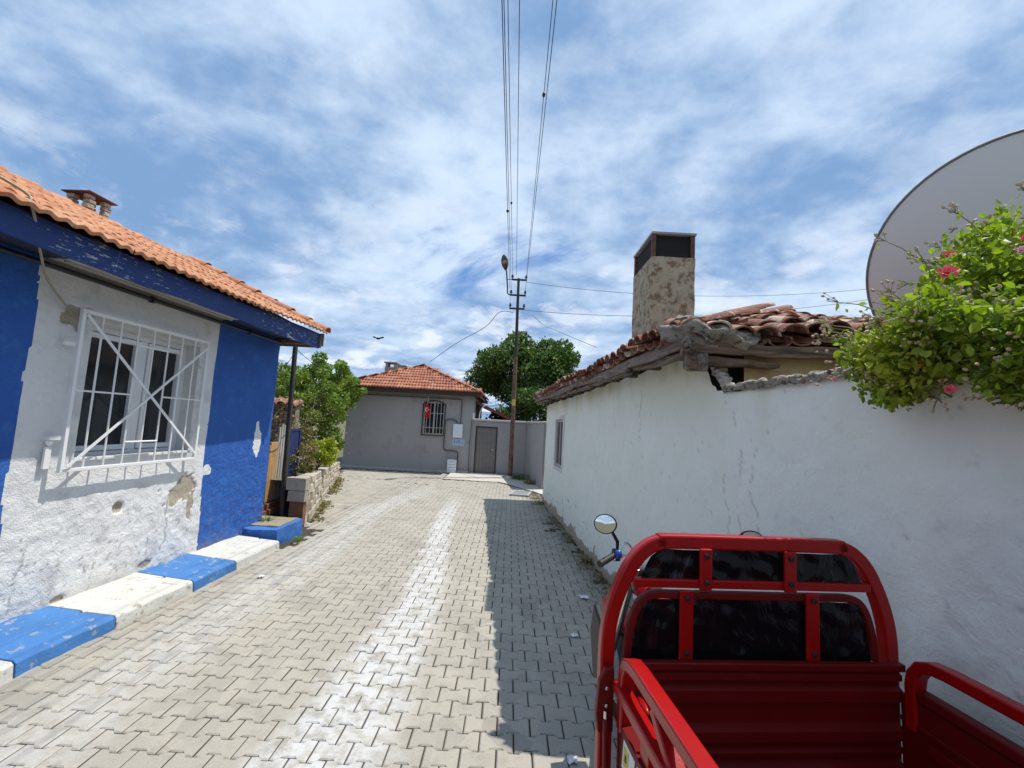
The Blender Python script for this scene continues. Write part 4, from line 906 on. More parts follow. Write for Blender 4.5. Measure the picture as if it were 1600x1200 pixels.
# ================================================================== GREY HOUSE at the end
H3 = thing('grey_house', 'single storey grey rendered house with hipped red tile roof at the end of the street', 'house', (-3.75, 18.6, 0))
GX0, GX1, GY = -6.10, -1.39, 16.3
def xz_wall(name, mat, parent, x0, x1, y, th, z0, z1, hole=None, bev=0):
    mb = MB()
    if hole:
        a, b_, c_, d = hole
        for q in (((x0, y, z0), (a, y+th, z1)), ((b_, y, z0), (x1, y+th, z1)), ((a, y, z0), (b_, y+th, c_)), ((a, y, d), (b_, y+th, z1))):
            if q[1][2]-q[0][2] > .001: mb.box(*q)
    else: mb.box((x0, y, z0), (x1, y+th, z1))
    return mb.build(name, mat, parent)
GW = (-3.235, -2.455, 1.36, 2.58)
xz_wall('wall', 'grey_render', H3, GX0, GX1, GY, .2, 0, 2.86, GW)
mb = MB(); mb.box((GX0, GY+.2, 0), (GX0+.2, 21.2, 2.86)); mb.box((GX1-.2, GY+.2, 0), (GX1, 21.2, 2.86)); mb.box((GX0+.2, 21.0, 0), (GX1-.2, 21.2, 2.86)); mb.build('wall', 'grey_render', H3)
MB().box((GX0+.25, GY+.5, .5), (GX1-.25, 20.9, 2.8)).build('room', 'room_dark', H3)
MB().box((GX0-.05, GY-.16, -.02), (-2.0, GY-.002, .075)).build('plinth', 'grey_plinth', H3, bevel=.02)
MB().box((-2.0+.01, GY-.14, -.02), (-1.43, GY-.002, .11)).build('plinth', 'grey_plinth', H3, bevel=.02)
# arched window with bars
mb = MB(); a, b_, c_, d = GW
wz = 2.45
for q in (((a, GY+.06, c_), (a+.05, GY+.12, d)), ((b_-.05, GY+.06, c_), (b_, GY+.12, d)), ((a+.05, GY+.06, c_), (b_-.05, GY+.12, c_+.05)), ((a+.05, GY+.06, d-.05), (b_-.05, GY+.12, d)), (((a+b_)/2-.025, GY+.06, c_+.05), ((a+b_)/2+.025, GY+.12, d-.05))): mb.box(*q)
wf = mb.build('window', 'grille_cream', H3); MB().box((a+.05, GY+.095, c_+.05), (b_-.05, GY+.105, d-.05)).build('pane', 'glass_dark', wf)
MB().box((a+.08, GY+.13, c_+.05), (a+.30, GY+.15, d-.3)).build('curtain', 'white_cloth', wf); MB().box((b_-.28, GY+.13, c_+.05), (b_-.1, GY+.15, d-.35)).build('curtain', 'white_cloth', wf)
gl = thing('window_grille', 'dark arched window grille with pale bars on the grey house', 'grille', (-2.85, GY-.04, 1.33))
mb = MB(); arc = [(a-.02+(b_-a+.04)*i/12, GY-.04, 2.50+.12*math.sin(math.pi*i/12)) for i in range(13)]
mb.tube([(a-.02, GY-.04, c_-.02), (a-.02, GY-.04, 2.50)]+arc[1:-1]+[(b_+.02, GY-.04, 2.50), (b_+.02, GY-.04, c_-.02)], .022, 8); mb.bar((a-.04, GY-.04, c_-.02), (b_+.04, GY-.04, c_-.02), .03, .03); mb.build('frame', 'steel_frame', gl)
for k in range(1, 6): x = a+(b_-a)*k/6; MB().tube([(x, GY-.04, c_), (x, GY-.04, 2.50+.12*math.sin(math.pi*k/6))], .011, 6).build('bar', 'grille_cream', gl)
for z in (1.62, 2.15): MB().tube([(a, GY-.045, z), (b_, GY-.045, z)], .011, 6).build('bar', 'grille_cream', gl)
# eaves and roof
ov = .40; ez = 3.00; ax0, ax1, ay0, ay1 = GX0-ov, GX1+.24, GY-ov, 21.2+ov
MB().box((ax0+.03, ay0+.03, 2.865), (ax1-.03, ay1-.03, 2.89)).build('soffit', 'brown_soffit', H3)
mb = MB(); mb.box((ax0, ay0, 2.84), (ax1, ay0+.03, 2.985)); mb.box((ax1-.03, ay0+.031, 2.84), (ax1, ay1, 2.985)); mb.box((ax0, ay0+.031, 2.84), (ax0+.03, ay1, 2.985)); mb.build('fascia_board', 'brown_soffit', H3)
apx = Vector(((ax0+ax1)/2, (ay0+ay1)/2-.1, 4.20)); 
mb = MB(); c4 = [Vector(q) for q in ((ax0, ay0, ez-.012), (ax1, ay0, ez-.012), (ax1, ay1, ez-.012), (ax0, ay1, ez-.012))]; mb.add(c4+[apx-Vector((0, 0, .02))], [(0, 1, 4), (1, 2, 4), (2, 3, 4), (3, 0, 4), (0, 3, 2, 1)]); mb.build('roof_deck', 'wood_brown', H3)
TG = tile_mesh('roof_tile', 'tileG', nx=8, th=.045, amp=.03)
def face_tiles(A, B, top):
    A = Vector(A); B = Vector(B); al = (B-A).normalized(); mid = A+al*((top-A).dot(al)); up = (top-mid).normalized(); Ln = (B-A).length; H_ = (top-mid).length; tm = (mid-A).length; out = []
    rows = int(H_/.33)
    for r_ in range(rows+1):
        h = r_*.33; f = h/H_; lo = tm*f; hi = Ln-(Ln-tm)*f; k = 0
        while lo+.1+k*.225 < hi:
            out.append(slope_frame(A+al*(lo+.1+k*.225)+up*(h-.04)+Vector((0, 0, .015)), al, up) @ Matrix.Rotation(R(-5), 4, 'X') @ jitter(.006, .025)); k += 1
    return out
tg = face_tiles(c4[0], c4[1], apx)+face_tiles(c4[1], c4[2], apx); tg2 = face_tiles(c4[3], c4[0], apx)
instances('roof_tile', TG, tg+tg2, H3, 290, key=dist, stuffname='roof_tile_rest')
rt = []
for c_ in (c4[0], c4[1]):
    L_ = (apx-c_).length; dd = (apx-c_).normalized(); sd = dd.cross(Vector((0, 0, 1)))
    for k in range(int(L_/.3)): rt.append(slope_frame(c_+dd*(k*.3)+Vector((0, 0, .02)), sd, dd) @ Matrix.Rotation(R(-3), 4, 'X'))
instances('ridge_tile', ridge_tile('ridge_tile', 'tileL', .085, .07, .34), rt, H3)
ch = thing('roof_chimney', 'stubby blockwork chimney with flat cap behind the grey house roof', 'chimney', (-5.3, 19.3, 3.6))
MB().box((-5.62, 19.0, 3.3), (-5.12, 19.5, 4.12)).build('stack', 'rubble', ch, bevel=.01)
for a in ((-5.60, 19.02), (-5.24, 19.02)): MB().box((a[0], a[1], 4.122), (a[0]+.1, a[1]+.4, 4.30)).build('pier', 'rubble', ch)
MB().box((-5.66, 18.95, 4.302), (-5.08, 19.55, 4.35)).build('cap_slab', 'slab', ch)
MB().box((-5.118, 19.0, 3.3), (-4.75, 19.45, 4.20)).build('stack', 'rubble', ch, bevel=.01); MB().box((-5.05, 18.97, 4.202), (-4.70, 19.5, 4.235)).build('cap_slab', 'slab', ch)
# flag, pipes, boxes
fg = thing('flag', 'small red flag with white crescent and star hanging at the grey house window', 'flag', (-3.05, 16.1, 2.1))
MB().tube([(-3.06, 16.22, 2.97), (-3.06, 16.05, 2.50)], .014, 6).build('flagpole', 'grille_cream', fg)
mb = MB(); vs = []
for i in range(9):
    for j in range(13):
        u_ = i/8; v_ = j/12; x = -3.17+.22*u_*(.55+.45*math.sin(v_*2.4+.3)); vs.append((x+.02*v_, 16.05+.035*math.sin(u_*11+v_*2), 2.50-.50*v_-.05*u_))
mb.add(vs, [(i*13+j, (i+1)*13+j, (i+1)*13+j+1, i*13+j+1) for i in range(8) for j in range(12)], True); mb.build('cloth', 'flag_red', fg)
mb = MB(); n_ = 18; vs = []
for i in range(n_+1):
    a = R(35+290*i/n_); ro, ri = .072, .056; vs += [(-3.075+ro*math.cos(a)*.8, 16.0, 2.27+ro*math.sin(a)), (-3.075+.013+ri*math.cos(a)*.8, 16.0, 2.27+ri*math.sin(a))]
mb.add(vs, [(2*i, 2*i+1, 2*i+3, 2*i+2) for i in range(n_)])
sv = [(-3.01+(.03 if i % 2 == 0 else .012)*math.cos(R(36*i+180)), 16.0, 2.27+(.03 if i % 2 == 0 else .012)*math.sin(R(36*i+180))) for i in range(10)]; mb.add(sv, [tuple(range(10))]); mb.build('crescent_and_star', 'white_cloth', fg)
gp = thing('gas_pipe', 'bent gas pipe on the grey house wall leading to the meter boxes', 'pipe', (-1.9, GY-.05, 0))
y_ = GY-.05
MB().tube([(GX0+.1, y_, 2.72), (-1.88, y_, 2.72), (-1.83, y_, 2.68), (-1.83, y_, 1.80)], .019, 7).build('upper_pipe', 'gas_pipe', gp)
MB().tube(catmull([(-1.95, y_, 1.79), (-1.97, y_, 1.90), (-2.10, y_, 1.96), (-2.28, y_, 1.96), (-2.39, y_, 1.86), (-2.40, y_, 1.4), (-2.40, y_, .92), (-2.33, y_, .82), (-2.0, y_, .80), (-1.87, y_, .74), (-1.86, y_, .50)], 4), .022, 7).build('lower_pipe', 'gas_pipe', gp)
MB().tube([(-1.86, y_, .50), (-1.90, y_, .12)], .03, 7).build('riser', 'gas_pipe', gp)
for x in (-5.5, -4.6, -3.7, -2.7): MB().box((x-.015, y_-.03, 2.69), (x+.015, GY-.001, 2.75)).build('clip', 'gas_pipe', gp)
MB().tube([(-1.44, y_, 0.05), (-1.45, y_, 1.0), (-1.42, y_, 2.0)], .014, 6).build('drain_pipe', 'gas_pipe', gp)
b1 = thing('meter_box', 'white upright meter box with pale blue notice below on the grey house', 'box', (-1.9, GY-.08, 1.28))
MB().box((-2.08, GY-.14, 1.30), (-1.73, GY-.001, 1.80)).build('case', 'box_white', b1, bevel=.01); MB().box((-2.10, GY-.012, 1.0), (-1.64, GY-.001, 1.27)).build('notice', 'box_blue', b1)
for (x, s_) in ((-2.02, .07), (-1.93, .05), (-1.85, .09), (-1.74, .05)): MB().box((x-.012, GY-.016, 1.10), (x+.012, GY-.0122, 1.10+s_)).build('marking', 'gate_blue', b1)
b2 = thing('gas_cabinet', 'pale louvred gas cabinet standing at the foot of the grey house', 'box', (-2.03, GY-.12, 0))
MB().box((-2.20, GY-.24, .02), (-1.87, GY-.145, .50)).build('case', 'box_white', b2, bevel=.01)
for z in (.12, .22, .32, .42): MB().box((-2.17, GY-.246, z), (-1.90, GY-.241, z+.015)).build('louvre', 'grate', b2)
# yard wall and steel door
YW = thing('yard_wall', 'grey rendered yard wall with pale coping beside the grey house', 'wall', (-.4, 16.3, 0))
DR = (-1.26, -.44, .02, 1.77)
xz_wall('wall', 'grey_render', YW, GX1+.003, .63, GY+.03, .18, 0, 1.96, DR)
MB().box((GX1+.005, GY-.03, 1.963), (.60, GY+.27, 2.04)).build('coping', 'grey_coping', YW, bevel=.02)
def seg_wall(mb, p, q, z0, z1, th):
    p = Vector(p); q = Vector(q); d = (q-p).normalized(); n = Vector((-d.y, d.x, 0)); 
    c_ = [p, q, q-n*th, p-n*th]; mb.hexa([v+Vector((0, 0, z0)) for v in c_]+[v+Vector((0, 0, z1)) for v in c_])
mb = MB(); seg_wall(mb, (1.03, 13.2, 0), (.632, 16.4, 0), 0, 1.96, .18); mb.build('wall', 'grey_render', YW)
mb = MB(); seg_wall(mb, (1.00, 13.2, 0), (.602, 16.25, 0), 1.963, 2.035, .26); mb.build('coping', 'grey_coping', YW, bevel=.02)
sd_ = thing('steel_door', 'dark grey embossed steel door in the grey yard wall', 'door', (-.85, GY+.05, 0))
mb = MB()
for q in (((DR[0]+.002, GY+.01, .022), (DR[0]+.05, GY+.12, 1.766)), ((DR[1]-.05, GY+.01, .022), (DR[1]-.002, GY+.12, 1.766)), ((DR[0]+.05, GY+.01, 1.716), (DR[1]-.05, GY+.12, 1.766))): mb.box(*q)
mb.build('door_frame', 'steel_frame', sd_, bevel=.005); MB().box((DR[0]+.053, GY+.05, .03), (DR[1]-.053, GY+.08, 1.713)).build('leaf', 'grey_steel', sd_)
for i in range(5):
    for j in range(9): x = DR[0]+.08+i*.135; z = .08+j*.18; MB().box((x, GY+.036, z), (x+.105, GY+.049, z+.15)).build('panel', 'grey_steel', sd_, bevel=.008, seg=1)
MB().bar((DR[1]-.10, GY+.03, .92), (DR[1]-.20, GY+.03, .92), .02, .02).build('handle', 'chrome', sd_)
MB().box((-1.36, GY-.35, .0), (-.34, GY+.0, .055)).build('threshold', 'grey_plinth', sd_, bevel=.01)
# outbuilding with red sheet roof seen over the yard wall
ob = thing('shed', 'lean-to shed with a dark red sloping roof behind the grey yard wall', 'shed', (-.6, 19, 0))
mb = MB(); mb.hexa([(-1.35, 17.2, 2.62), (.05, 17.2, 2.02), (.05, 20, 2.02), (-1.35, 20, 2.62), (-1.35, 17.2, 2.74), (.05, 17.2, 2.14), (.05, 20, 2.14), (-1.35, 20, 2.74)]); mb.build('roof', 'red_sheet', ob)
MB().box((-1.3, 17.5, 0), (-.2, 19.9, 2.0)).build('wall', 'grey_render', ob)
tag(MB().tube(sagline((-1.15, 16.9, 2.55), (.06, 15.5, 2.72), .06), .014, 6).build('cord', 'green_cord'), 'green cord strung from the shed roof to the utility pole', 'cord')
tag(MB().tube(catmull([(-1.18, 16.6, 2.04), (-1.14, 16.6, 2.35), (-1.0, 16.6, 2.55), (-.86, 16.6, 2.58)]), .016, 6).build('hose', 'white_metal'), 'white bent hose rising above the grey yard wall', 'hose')

# ================================================================== POLE AND WIRES
up = thing('utility_pole', 'rusty steel utility pole with three crossarms and a street lamp at the street end', 'utility pole', (.105, 15.5, 0))
mb = MB(); mb.tube([(.105, 15.5, -.05), (.10, 15.5, 1.9), (.085, 15.5, 3.9), (.082, 15.5, 4.3)], [.085, .078, .07, .068], 12); mb.build('lower_shaft', 'rust_steel', up)
mb = MB(); mb.tube([(.082, 15.5, 4.3), (.06, 15.5, 5.6), (.035, 15.5, 7.22)], [.062, .055, .045], 12); mb.build('upper_shaft', 'pole_upper', up)
mb = MB(); mb.blob((.105, 15.5, .02), (.20, .20, .09), seed=4, jit=.12); mb.build('footing', 'pale_concrete', up)
MB().box((.035, 15.40, 2.55), (.155, 15.41, 2.78)).build('plate', 'yellow_plate', up)
arms = ((7.16, -.19, .31), (6.58, -.21, .30), (6.08, -.22, .28))
for z, a, b_ in arms:
    MB().box((a-.03, 15.44, z-.03), (b_+.03, 15.49, z+.03)).build('crossarm', 'pole_upper', up, bevel=.004)
    for x in (a, b_): MB().lathe([(.018, 0), (.018, .04), (.045, .05), (.05, .09), (.028, .11), (.036, .14), (.012, .16)], (x, 15.465, z+.03), n=10).build('insulator', 'insulator', up)
MB().tube(catmull([(-.20, 15.46, 6.58), (-.33, 15.44, 6.62), (-.36, 15.42, 6.9), (-.41, 15.2, 7.30), (-.45, 15.05, 7.42)], 5), .024, 8).build('lamp_arm', 'pole_upper', up)
lm = MB(); pv = []
for i in range(9):
    f = i/8; rr = [.03, .07, .10, .12, .128, .125, .11, .08, .02][i]; pv.append((f, rr))
A_ = Vector((-.44, 15.10, 7.36)); B_ = Vector((-.53, 14.72, 7.78)); lm.tube([A_.lerp(B_, f) for f, _ in pv], [r_ for _, r_ in pv], 14)
lh = lm.build('lamp_head', 'lamp_housing', up); mb = MB(); nrm = Vector((0, -.6, -.75)).normalized(); mb.blob(A_.lerp(B_, .58)+nrm*.07, (.085, .12, .085), seed=2, jit=0); mb.build('lens', 'lamp_lens', lh)
MB().tube([(-.20, 15.46, 7.16), (-.38, 15.42, 7.14)], .012, 6).build('lamp_stay', 'pole_upper', up)
WL = [((-.19, 15.46, 7.32), (-.62, -20, 7.9)), ((-.21, 15.46, 6.74), (-.58, -20, 7.2)), ((-.22, 15.46, 6.24), (-.50, -20, 6.7)), ((-.05, 15.46, 7.32), (-.45, -20, 7.9)), ((.31, 15.46, 7.32), (.12, -20, 7.9)), ((.30, 15.46, 6.74), (.20, -20, 7.2))]
lab = ['leftmost of the overhead power wires running from the top crossarm', 'overhead power wire from the left end of the middle crossarm', 'overhead power wire from the left end of the lowest crossarm', 'overhead power wire running from the tip of the pole just right of the leftmost bundle', 'overhead power wire from the right end of the top crossarm', 'overhead power wire from the right end of the middle crossarm']
for k, (a, b_) in enumerate(WL):
    o = thing('power_line', lab[k], 'wire', a, 0, 'overhead wires running over the street')
    MB().tube(sagline(a, b_, .32, 40), .0055, 6).build('wire', 'wire_dark', o)
    if k in (0, 2, 4):
        P_ = sagline(a, b_, .32, 40)[6+k]; MB().blob(P_, (.028, .05, .028), seed=1, jit=0).build('spacer', 'insulator', o)
for nm, lb, pts, r_ in (('wire', 'thin wire curving down from the pole to the grey house ridge', [(-.1, 15.5, 5.95), (-.6, 15.6, 5.95), (-1.1, 15.9, 5.45), (-2.2, 16.7, 4.95), (-3.5, 18.2, 4.35)], .011),
                        ('wire', 'short slack wire curling off the pole to the right', [(.15, 15.5, 5.98), (.6, 15.6, 5.9), (1.0, 15.7, 5.62), (1.6, 15.8, 5.40), (3.2, 16.5, 5.0)], .010)):
    tag(MB().tube(catmull(pts), r_, 5).build(nm, 'wire_dark'), lb, 'wire')
for a, b_, lb in (((.3, 15.5, 7.1), (14, 13.5, 7.3), 'upper faint wire stretching right from the pole behind the tall chimney'), ((.3, 15.5, 6.05), (14, 13.5, 7.1), 'lower faint wire stretching right from the pole behind the tall chimney')):
    tag(MB().tube(sagline(a, b_, .55), .009, 5).build('wire', 'wire_dark'), lb, 'wire')
mb = MB(); mb.blob((-7.93, 25, 6.47), (.10, .20, .06), seed=1, jit=.05); mb.add([(-7.93, 24.9, 6.48), (-8.2, 25, 6.60), (-8.28, 25.1, 6.54), (-7.95, 25.1, 6.46)], [(0, 1, 2, 3)]); mb.add([(-7.93, 24.9, 6.48), (-7.66, 25, 6.60), (-7.58, 25.1, 6.54), (-7.91, 25.1, 6.46)], [(0, 1, 2, 3)])
tag(mb.build('bird', 'bird_black'), 'dark bird flying above the grey house roof', 'bird')

# ================================================================== SATELLITE DISH
dc = Vector((3.50, 2.95, 3.16)); do = Vector((.86, .42, .30)).normalized()      # opens away from the street, back to us
dt = thing('satellite_dish', 'large grey satellite dish seen from behind above the rose bush', 'satellite dish', (dc.x, dc.y, 0))
Rd = .885; prof = [(Rd*i/18, (i/18)**2*.16) for i in range(19)]
mb = MB(); mb.lathe([(r_, h-.16) for r_, h in prof[1:]]+[(r_-.004, h-.15) for r_, h in reversed(prof[1:])], dc, do, 72, cap=True); mb.build('reflector', 'dish_back', dt)
u_ = do.orthogonal().normalized(); v_ = do.cross(u_); mb = MB(); mb.tube([dc+(u_*math.cos(2*math.pi*i/72)+v_*math.sin(2*math.pi*i/72))*(Rd+.002) for i in range(73)], .011, 8, cap=False); mb.build('rim', 'dish_rim', dt)
mb = MB(); mb.tube([dc-do*.10, dc-do*.34, (dc.x-.28, dc.y-.13, 2.9), (dc.x-.28, dc.y-.13, 0)], .04, 10); mb.build('mast', 'galv', dt)
for k in range(3): a = 2*math.pi*k/3+.4; mb = MB(); mb.tube([dc+(u_*math.cos(a)+v_*math.sin(a))*Rd*.97, dc+do*.75], .010, 6); mb.build('feed_strut', 'galv', dt)
mb = MB(); mb.lathe([(.03, 0), (.05, .02), (.05, .12), (.03, .14)], dc+do*.70, do, 12); mb.build('feed_horn', 'box_white', dt)

# ================================================================== VEGETATION
def leaf_cloud(C, size, up=.35, ovate=True, out=None, seed=1, droop=0.):
    """C (n,3) centres -> ovate folded leaves (6 verts, 4 tris)"""
    rg = np.random.default_rng(seed); n = len(C)
    d = rg.normal(size=(n, 3)); 
    if out is not None: d += out*1.2
    d[:, 2] -= droop; d /= np.linalg.norm(d, axis=1, keepdims=True)
    nr = rg.normal(size=(n, 3))*.8; nr[:, 2] += 1.2*up*3
    sd = np.cross(d, nr); sd /= np.linalg.norm(sd, axis=1, keepdims=True)+1e-9; nn = np.cross(sd, d)
    L_ = size*(.5+.95*rg.uniform(0, 1, n)**1.5)[:, None]; W_ = L_*.33
    pts = [C-d*L_*.5, C-d*L_*.12+sd*W_+nn*L_*.08, C+d*L_*.25+sd*W_*.8+nn*L_*.06, C+d*L_*.5-nn*L_*.08, C+d*L_*.25-sd*W_*.8+nn*L_*.06, C-d*L_*.12-sd*W_+nn*L_*.08]
    V = np.stack(pts, 1).reshape(-1, 3); b0 = np.arange(n)*6
    F = np.concatenate([np.stack([b0, b0+1, b0+2, b0+3], 1), np.stack([b0, b0+3, b0+4, b0+5], 1)])
    tint = rg.uniform(0, 1, n); tf = np.concatenate([tint, tint]); return V, F, tf
def quad_cloud(C, size, seed=1, up=.5):
    rg = np.random.default_rng(seed); n = len(C); d = rg.normal(size=(n, 3)); d /= np.linalg.norm(d, axis=1, keepdims=True)
    nr = rg.normal(size=(n, 3)); nr[:, 2] += up*2; sd = np.cross(d, nr); sd /= np.linalg.norm(sd, axis=1, keepdims=True)+1e-9
    L_ = size*rg.uniform(.6, 1.3, n)[:, None]; V = np.stack([C-d*L_*.5, C+sd*L_*.26, C+d*L_*.5, C-sd*L_*.26], 1).reshape(-1, 3); b0 = np.arange(n)*4
    return V, np.stack([b0, b0+1, b0+2, b0+3], 1), rg.uniform(0, 1, n)
def clump_points(clumps, per, seed=1, shell=.55, flat=.8):
    rg = np.random.default_rng(seed); out = []
    tot = sum(r_**2 for _, r_ in clumps)
    for c_, r_ in clumps:
        n = max(8, int(per*r_*r_/tot)); d = rg.normal(size=(n, 3)); d /= np.linalg.norm(d, axis=1, keepdims=True)
        rad = r_*(shell+(1.08-shell)*rg.uniform(0, 1, n)**.7)*(1+.25*(rg.uniform(0, 1, n)**6)); p = d*rad[:, None]; p[:, 2] *= flat; out.append(p+np.array(c_))
    return np.vstack(out)
def crown_clumps(c, rad, n, r0, r1, seed):
    rg = np.random.default_rng(seed); cl = []
    while len(cl) < n:
        d = rg.normal(size=3); d /= np.linalg.norm(d); k = rg.uniform(.35, .95)**.6
        p = np.array(c)+d*np.array(rad)*k
        if d[2] < -.75: continue
        cl.append((p, rg.uniform(r0, r1)*(1.25-.45*k)))
    return cl
def tree(label, base, top, cc, rad, mat, nleaf, lsize, seed, nclump=34, r0=.35, r1=.8, trunk_r=.16, name='tree', cat='tree', up=.5):
    t_ = thing(name, label, cat, base); rg = random.Random(seed); base = Vector(base); fork = base+Vector((0, 0, (top-base.z)*.35))
    cl = crown_clumps(cc, rad, nclump, r0, r1, seed)
    mb = MB(); mb.tube([base-Vector((0, 0, .1)), base.lerp(fork, .5)+Vector((rg.uniform(-.08, .08), 0, 0)), fork], [trunk_r, trunk_r*.8, trunk_r*.65], 10)
    for c_, r_ in cl[:max(8, nclump//2)]:
        e = Vector(c_); m_ = fork.lerp(e, .5)+Vector((rg.uniform(-.2, .2), rg.uniform(-.2, .2), -.1)); mb.tube([fork, m_, e], [trunk_r*.4, trunk_r*.2, trunk_r*.06], 5)
        for q in range(3): e2 = e+Vector((rg.uniform(-1, 1), rg.uniform(-1, 1), rg.uniform(-.3, 1)))*r_*.9; mb.tube([m_.lerp(e, .7), e2], [trunk_r*.1, trunk_r*.03], 4)
    mb.build('trunk', 'bark', t_)
    C = clump_points(cl, nleaf, seed+1); V, F, tf = quad_cloud(C, lsize, seed+2, up)
    meshobj('crown', fast_mesh('crown', V, F, mat, [('tint', 'FLOAT', 'FACE', tf)]), t_, kind='stuff'); return t_
tree('large dense dark green tree behind the utility pole', (.9, 21.5, 0), 6.6, (.95, 21.6, 4.35), (2.85, 2.0, 2.05), 'leaf_dark', 30000, .19, 21, 52, .5, .95, .2, up=.9)
tree('darker low tree filling in below the big crown behind the yard wall', (2.6, 19.8, 0), 3.8, (1.6, 19.6, 2.4), (2.6, 1.2, 1.2), 'leaf_dark', 12000, .17, 27, 30, .4, .7, .12)
tree('broad green tree behind the garden left of the grey house', (-6.2, 14.6, .3), 3.9, (-6.25, 14.7, 2.75), (1.3, 1.0, 1.2), 'leaf_mid', 8500, .12, 31, 44, .14, .32, .12)
tree('loose green tree with bare twigs rising above the brick wall', (-5.5, 11.0, .4), 3.1, (-5.0, 11.0, 2.25), (.95, .9, .85), 'leaf_mid', 5200, .09, 35, 40, .10, .26, .08)
tree('small leafy tree showing between the black post and the blue house', (-6.3, 12.0, .4), 3.4, (-6.35, 12.0, 2.7), (.45, .5, .65), 'leaf_mid', 1900, .10, 38, 12, .16, .3, .06)
tree('green shrub hanging over the middle of the stone garden wall', (-4.75, 11.2, .4), 1.9, (-4.72, 11.1, 1.35), (.42, .7, .62), 'leaf_mid', 5200, .075, 41, 22, .14, .26, .04, name='shrub', cat='shrub')
tree('bright yellow green shrub on top of the garden wall', (-4.12, 9.7, .6), 1.5, (-4.10, 9.75, 1.05), (.30, .42, .26), 'leaf_lime', 4200, .06, 43, 16, .10, .18, .03, name='shrub', cat='shrub', up=.9)
tree('dull olive shrub right behind the end of the garden wall', (-4.1, 8.5, .6), 1.7, (-4.12, 8.6, 1.1), (.35, .5, .5), 'leaf_dry', 2600, .06, 45, 18, .1, .2, .03, name='shrub', cat='shrub')
tree('distant green tree far behind the sagging roof', (12, 34, 0), 5, (12, 34, 3), (5, 2, 2), 'leaf_dark', 9000, .3, 47, 24, .8, 1.3, .2)
tree('distant green tree far behind the left garden', (-14, 30, 0), 6, (-14, 30, 3.2), (4, 2, 2.2), 'leaf_mid', 8000, .3, 49, 22, .8, 1.3, .2)
# bare twigs of a creeper over the garden
tw = MB(); rg = random.Random(3)
for k in range(70):
    a = Vector((-4.15-rg.random()*.9, 8.0+rg.random()*2.2, .7)); pts = [a]
    dx = Vector((rg.uniform(-.25, .12), rg.uniform(-.25, .25), .25))
    for q in range(6): dx += Vector((rg.uniform(-.16, .16), rg.uniform(-.16, .16), rg.uniform(-.10, .04))); pts.append(pts[-1]+dx); pts[-1].x = min(pts[-1].x, -3.95-(pts[-1].y-8)*.28)
    tw.tube(catmull(pts, 3), .007, 4)
cr = thing('bare_creeper', 'tangle of bare grey twigs over the garden behind the black post', 'shrub', (-4.5, 9.5, .6)); tw.build('twigs', 'twig', cr)
V, F, tf = quad_cloud(RNG.normal(size=(900, 3))*np.array([.35, .8, .45])+np.array([-4.5, 9.6, 1.5]), .06, 9); meshobj('leaves', fast_mesh('leaves', V, F, 'leaf_dry', [('tint', 'FLOAT', 'FACE', tf)]), cr, kind='stuff')

# climbing rose over the right-hand wall
rb = thing('rose_bush', 'big climbing rose with pink blooms and buds spilling over the white yard wall', 'rose bush', (1.95, 1.7, 0))
rg = random.Random(17); cl = []
def in_env(x, y, z):
    k_ = math.sqrt(((x-2.44)/.92)**2+((y-1.66)/.52)**2+((z-2.18)/.71)**2)
    return k_ < .97 and z > 2.10+.03*math.sin(y*9) and (k_ > .55 or rg.random() < .3)
while len(cl) < 330:
    x, y, z = rg.uniform(1.40, 3.3), rg.uniform(1.1, 2.4), rg.uniform(2.05, 3.0)
    if in_env(x, y, z): cl.append((np.array((x, y, z)), rg.uniform(.055, .125)))
for k in range(120): y = rg.uniform(1.0, 1.86); cl.append((np.array((rg.uniform(1.42, 1.66)+.02*math.sin(k)-.06*(y-1), y, rg.uniform(2.07, 2.30)+.05*math.sin(y*14))), rg.uniform(.05, .10)))
C = clump_points(cl, 46000, 5, .3, .8); C = C[(C[:, 1] < 2.02-.25*(C[:, 0] < 1.50))]; C = C[C[:, 2] > 1.99]
V, F, tf = leaf_cloud(C, .031, .5, seed=6, droop=.5); meshobj('foliage', fast_mesh('foliage', V, F, 'leaf_rose', [('tint', 'FLOAT', 'FACE', tf)]), rb, kind='stuff')
st_ = MB(); bd = MB(); ends = []
for k in range(80):
    c_, r_ = cl[rg.randrange(len(cl))]; b_ = Vector(c_); rt_ = Vector((2.0+rg.uniform(-.1, .1), 1.6+rg.uniform(-.3, .3), 1.6)); m_ = rt_.lerp(b_, .5)+Vector((0, 0, .15)); st_.tube([rt_, m_, b_], [.008, .005, .003], 4)
# sprays that reach out beyond the mass, each ending in buds
sprays = []
for k in range(95):
    c_, r_ = cl[rg.randrange(len(cl))]
    d = Vector((-.6+rg.uniform(-.5, .5), rg.uniform(-.3, .9), rg.uniform(-.1, .9))).normalized(); sprays.append((Vector(c_), d, rg.uniform(.12, .27)))
for (p, d, l_) in (((1.62, 1.78, 2.38), (-.35, .45, .28), .30), ((1.60, 1.80, 2.30), (-.35, .55, .08), .30), ((1.58, 1.7, 2.2), (-.4, .45, .0), .24), ((1.70, 1.7, 2.55), (-.45, .25, .5), .28), ((1.85, 1.62, 2.62), (-.3, .2, .6), .24), ((2.0, 1.55, 2.68), (-.2, .2, .7), .22), ((1.50, 1.45, 2.12), (-.3, .1, -.6), .15), ((1.52, 1.2, 2.12), (-.3, .1, -.5), .15)): sprays.append((Vector(p), Vector(d).normalized(), l_))
lv = []
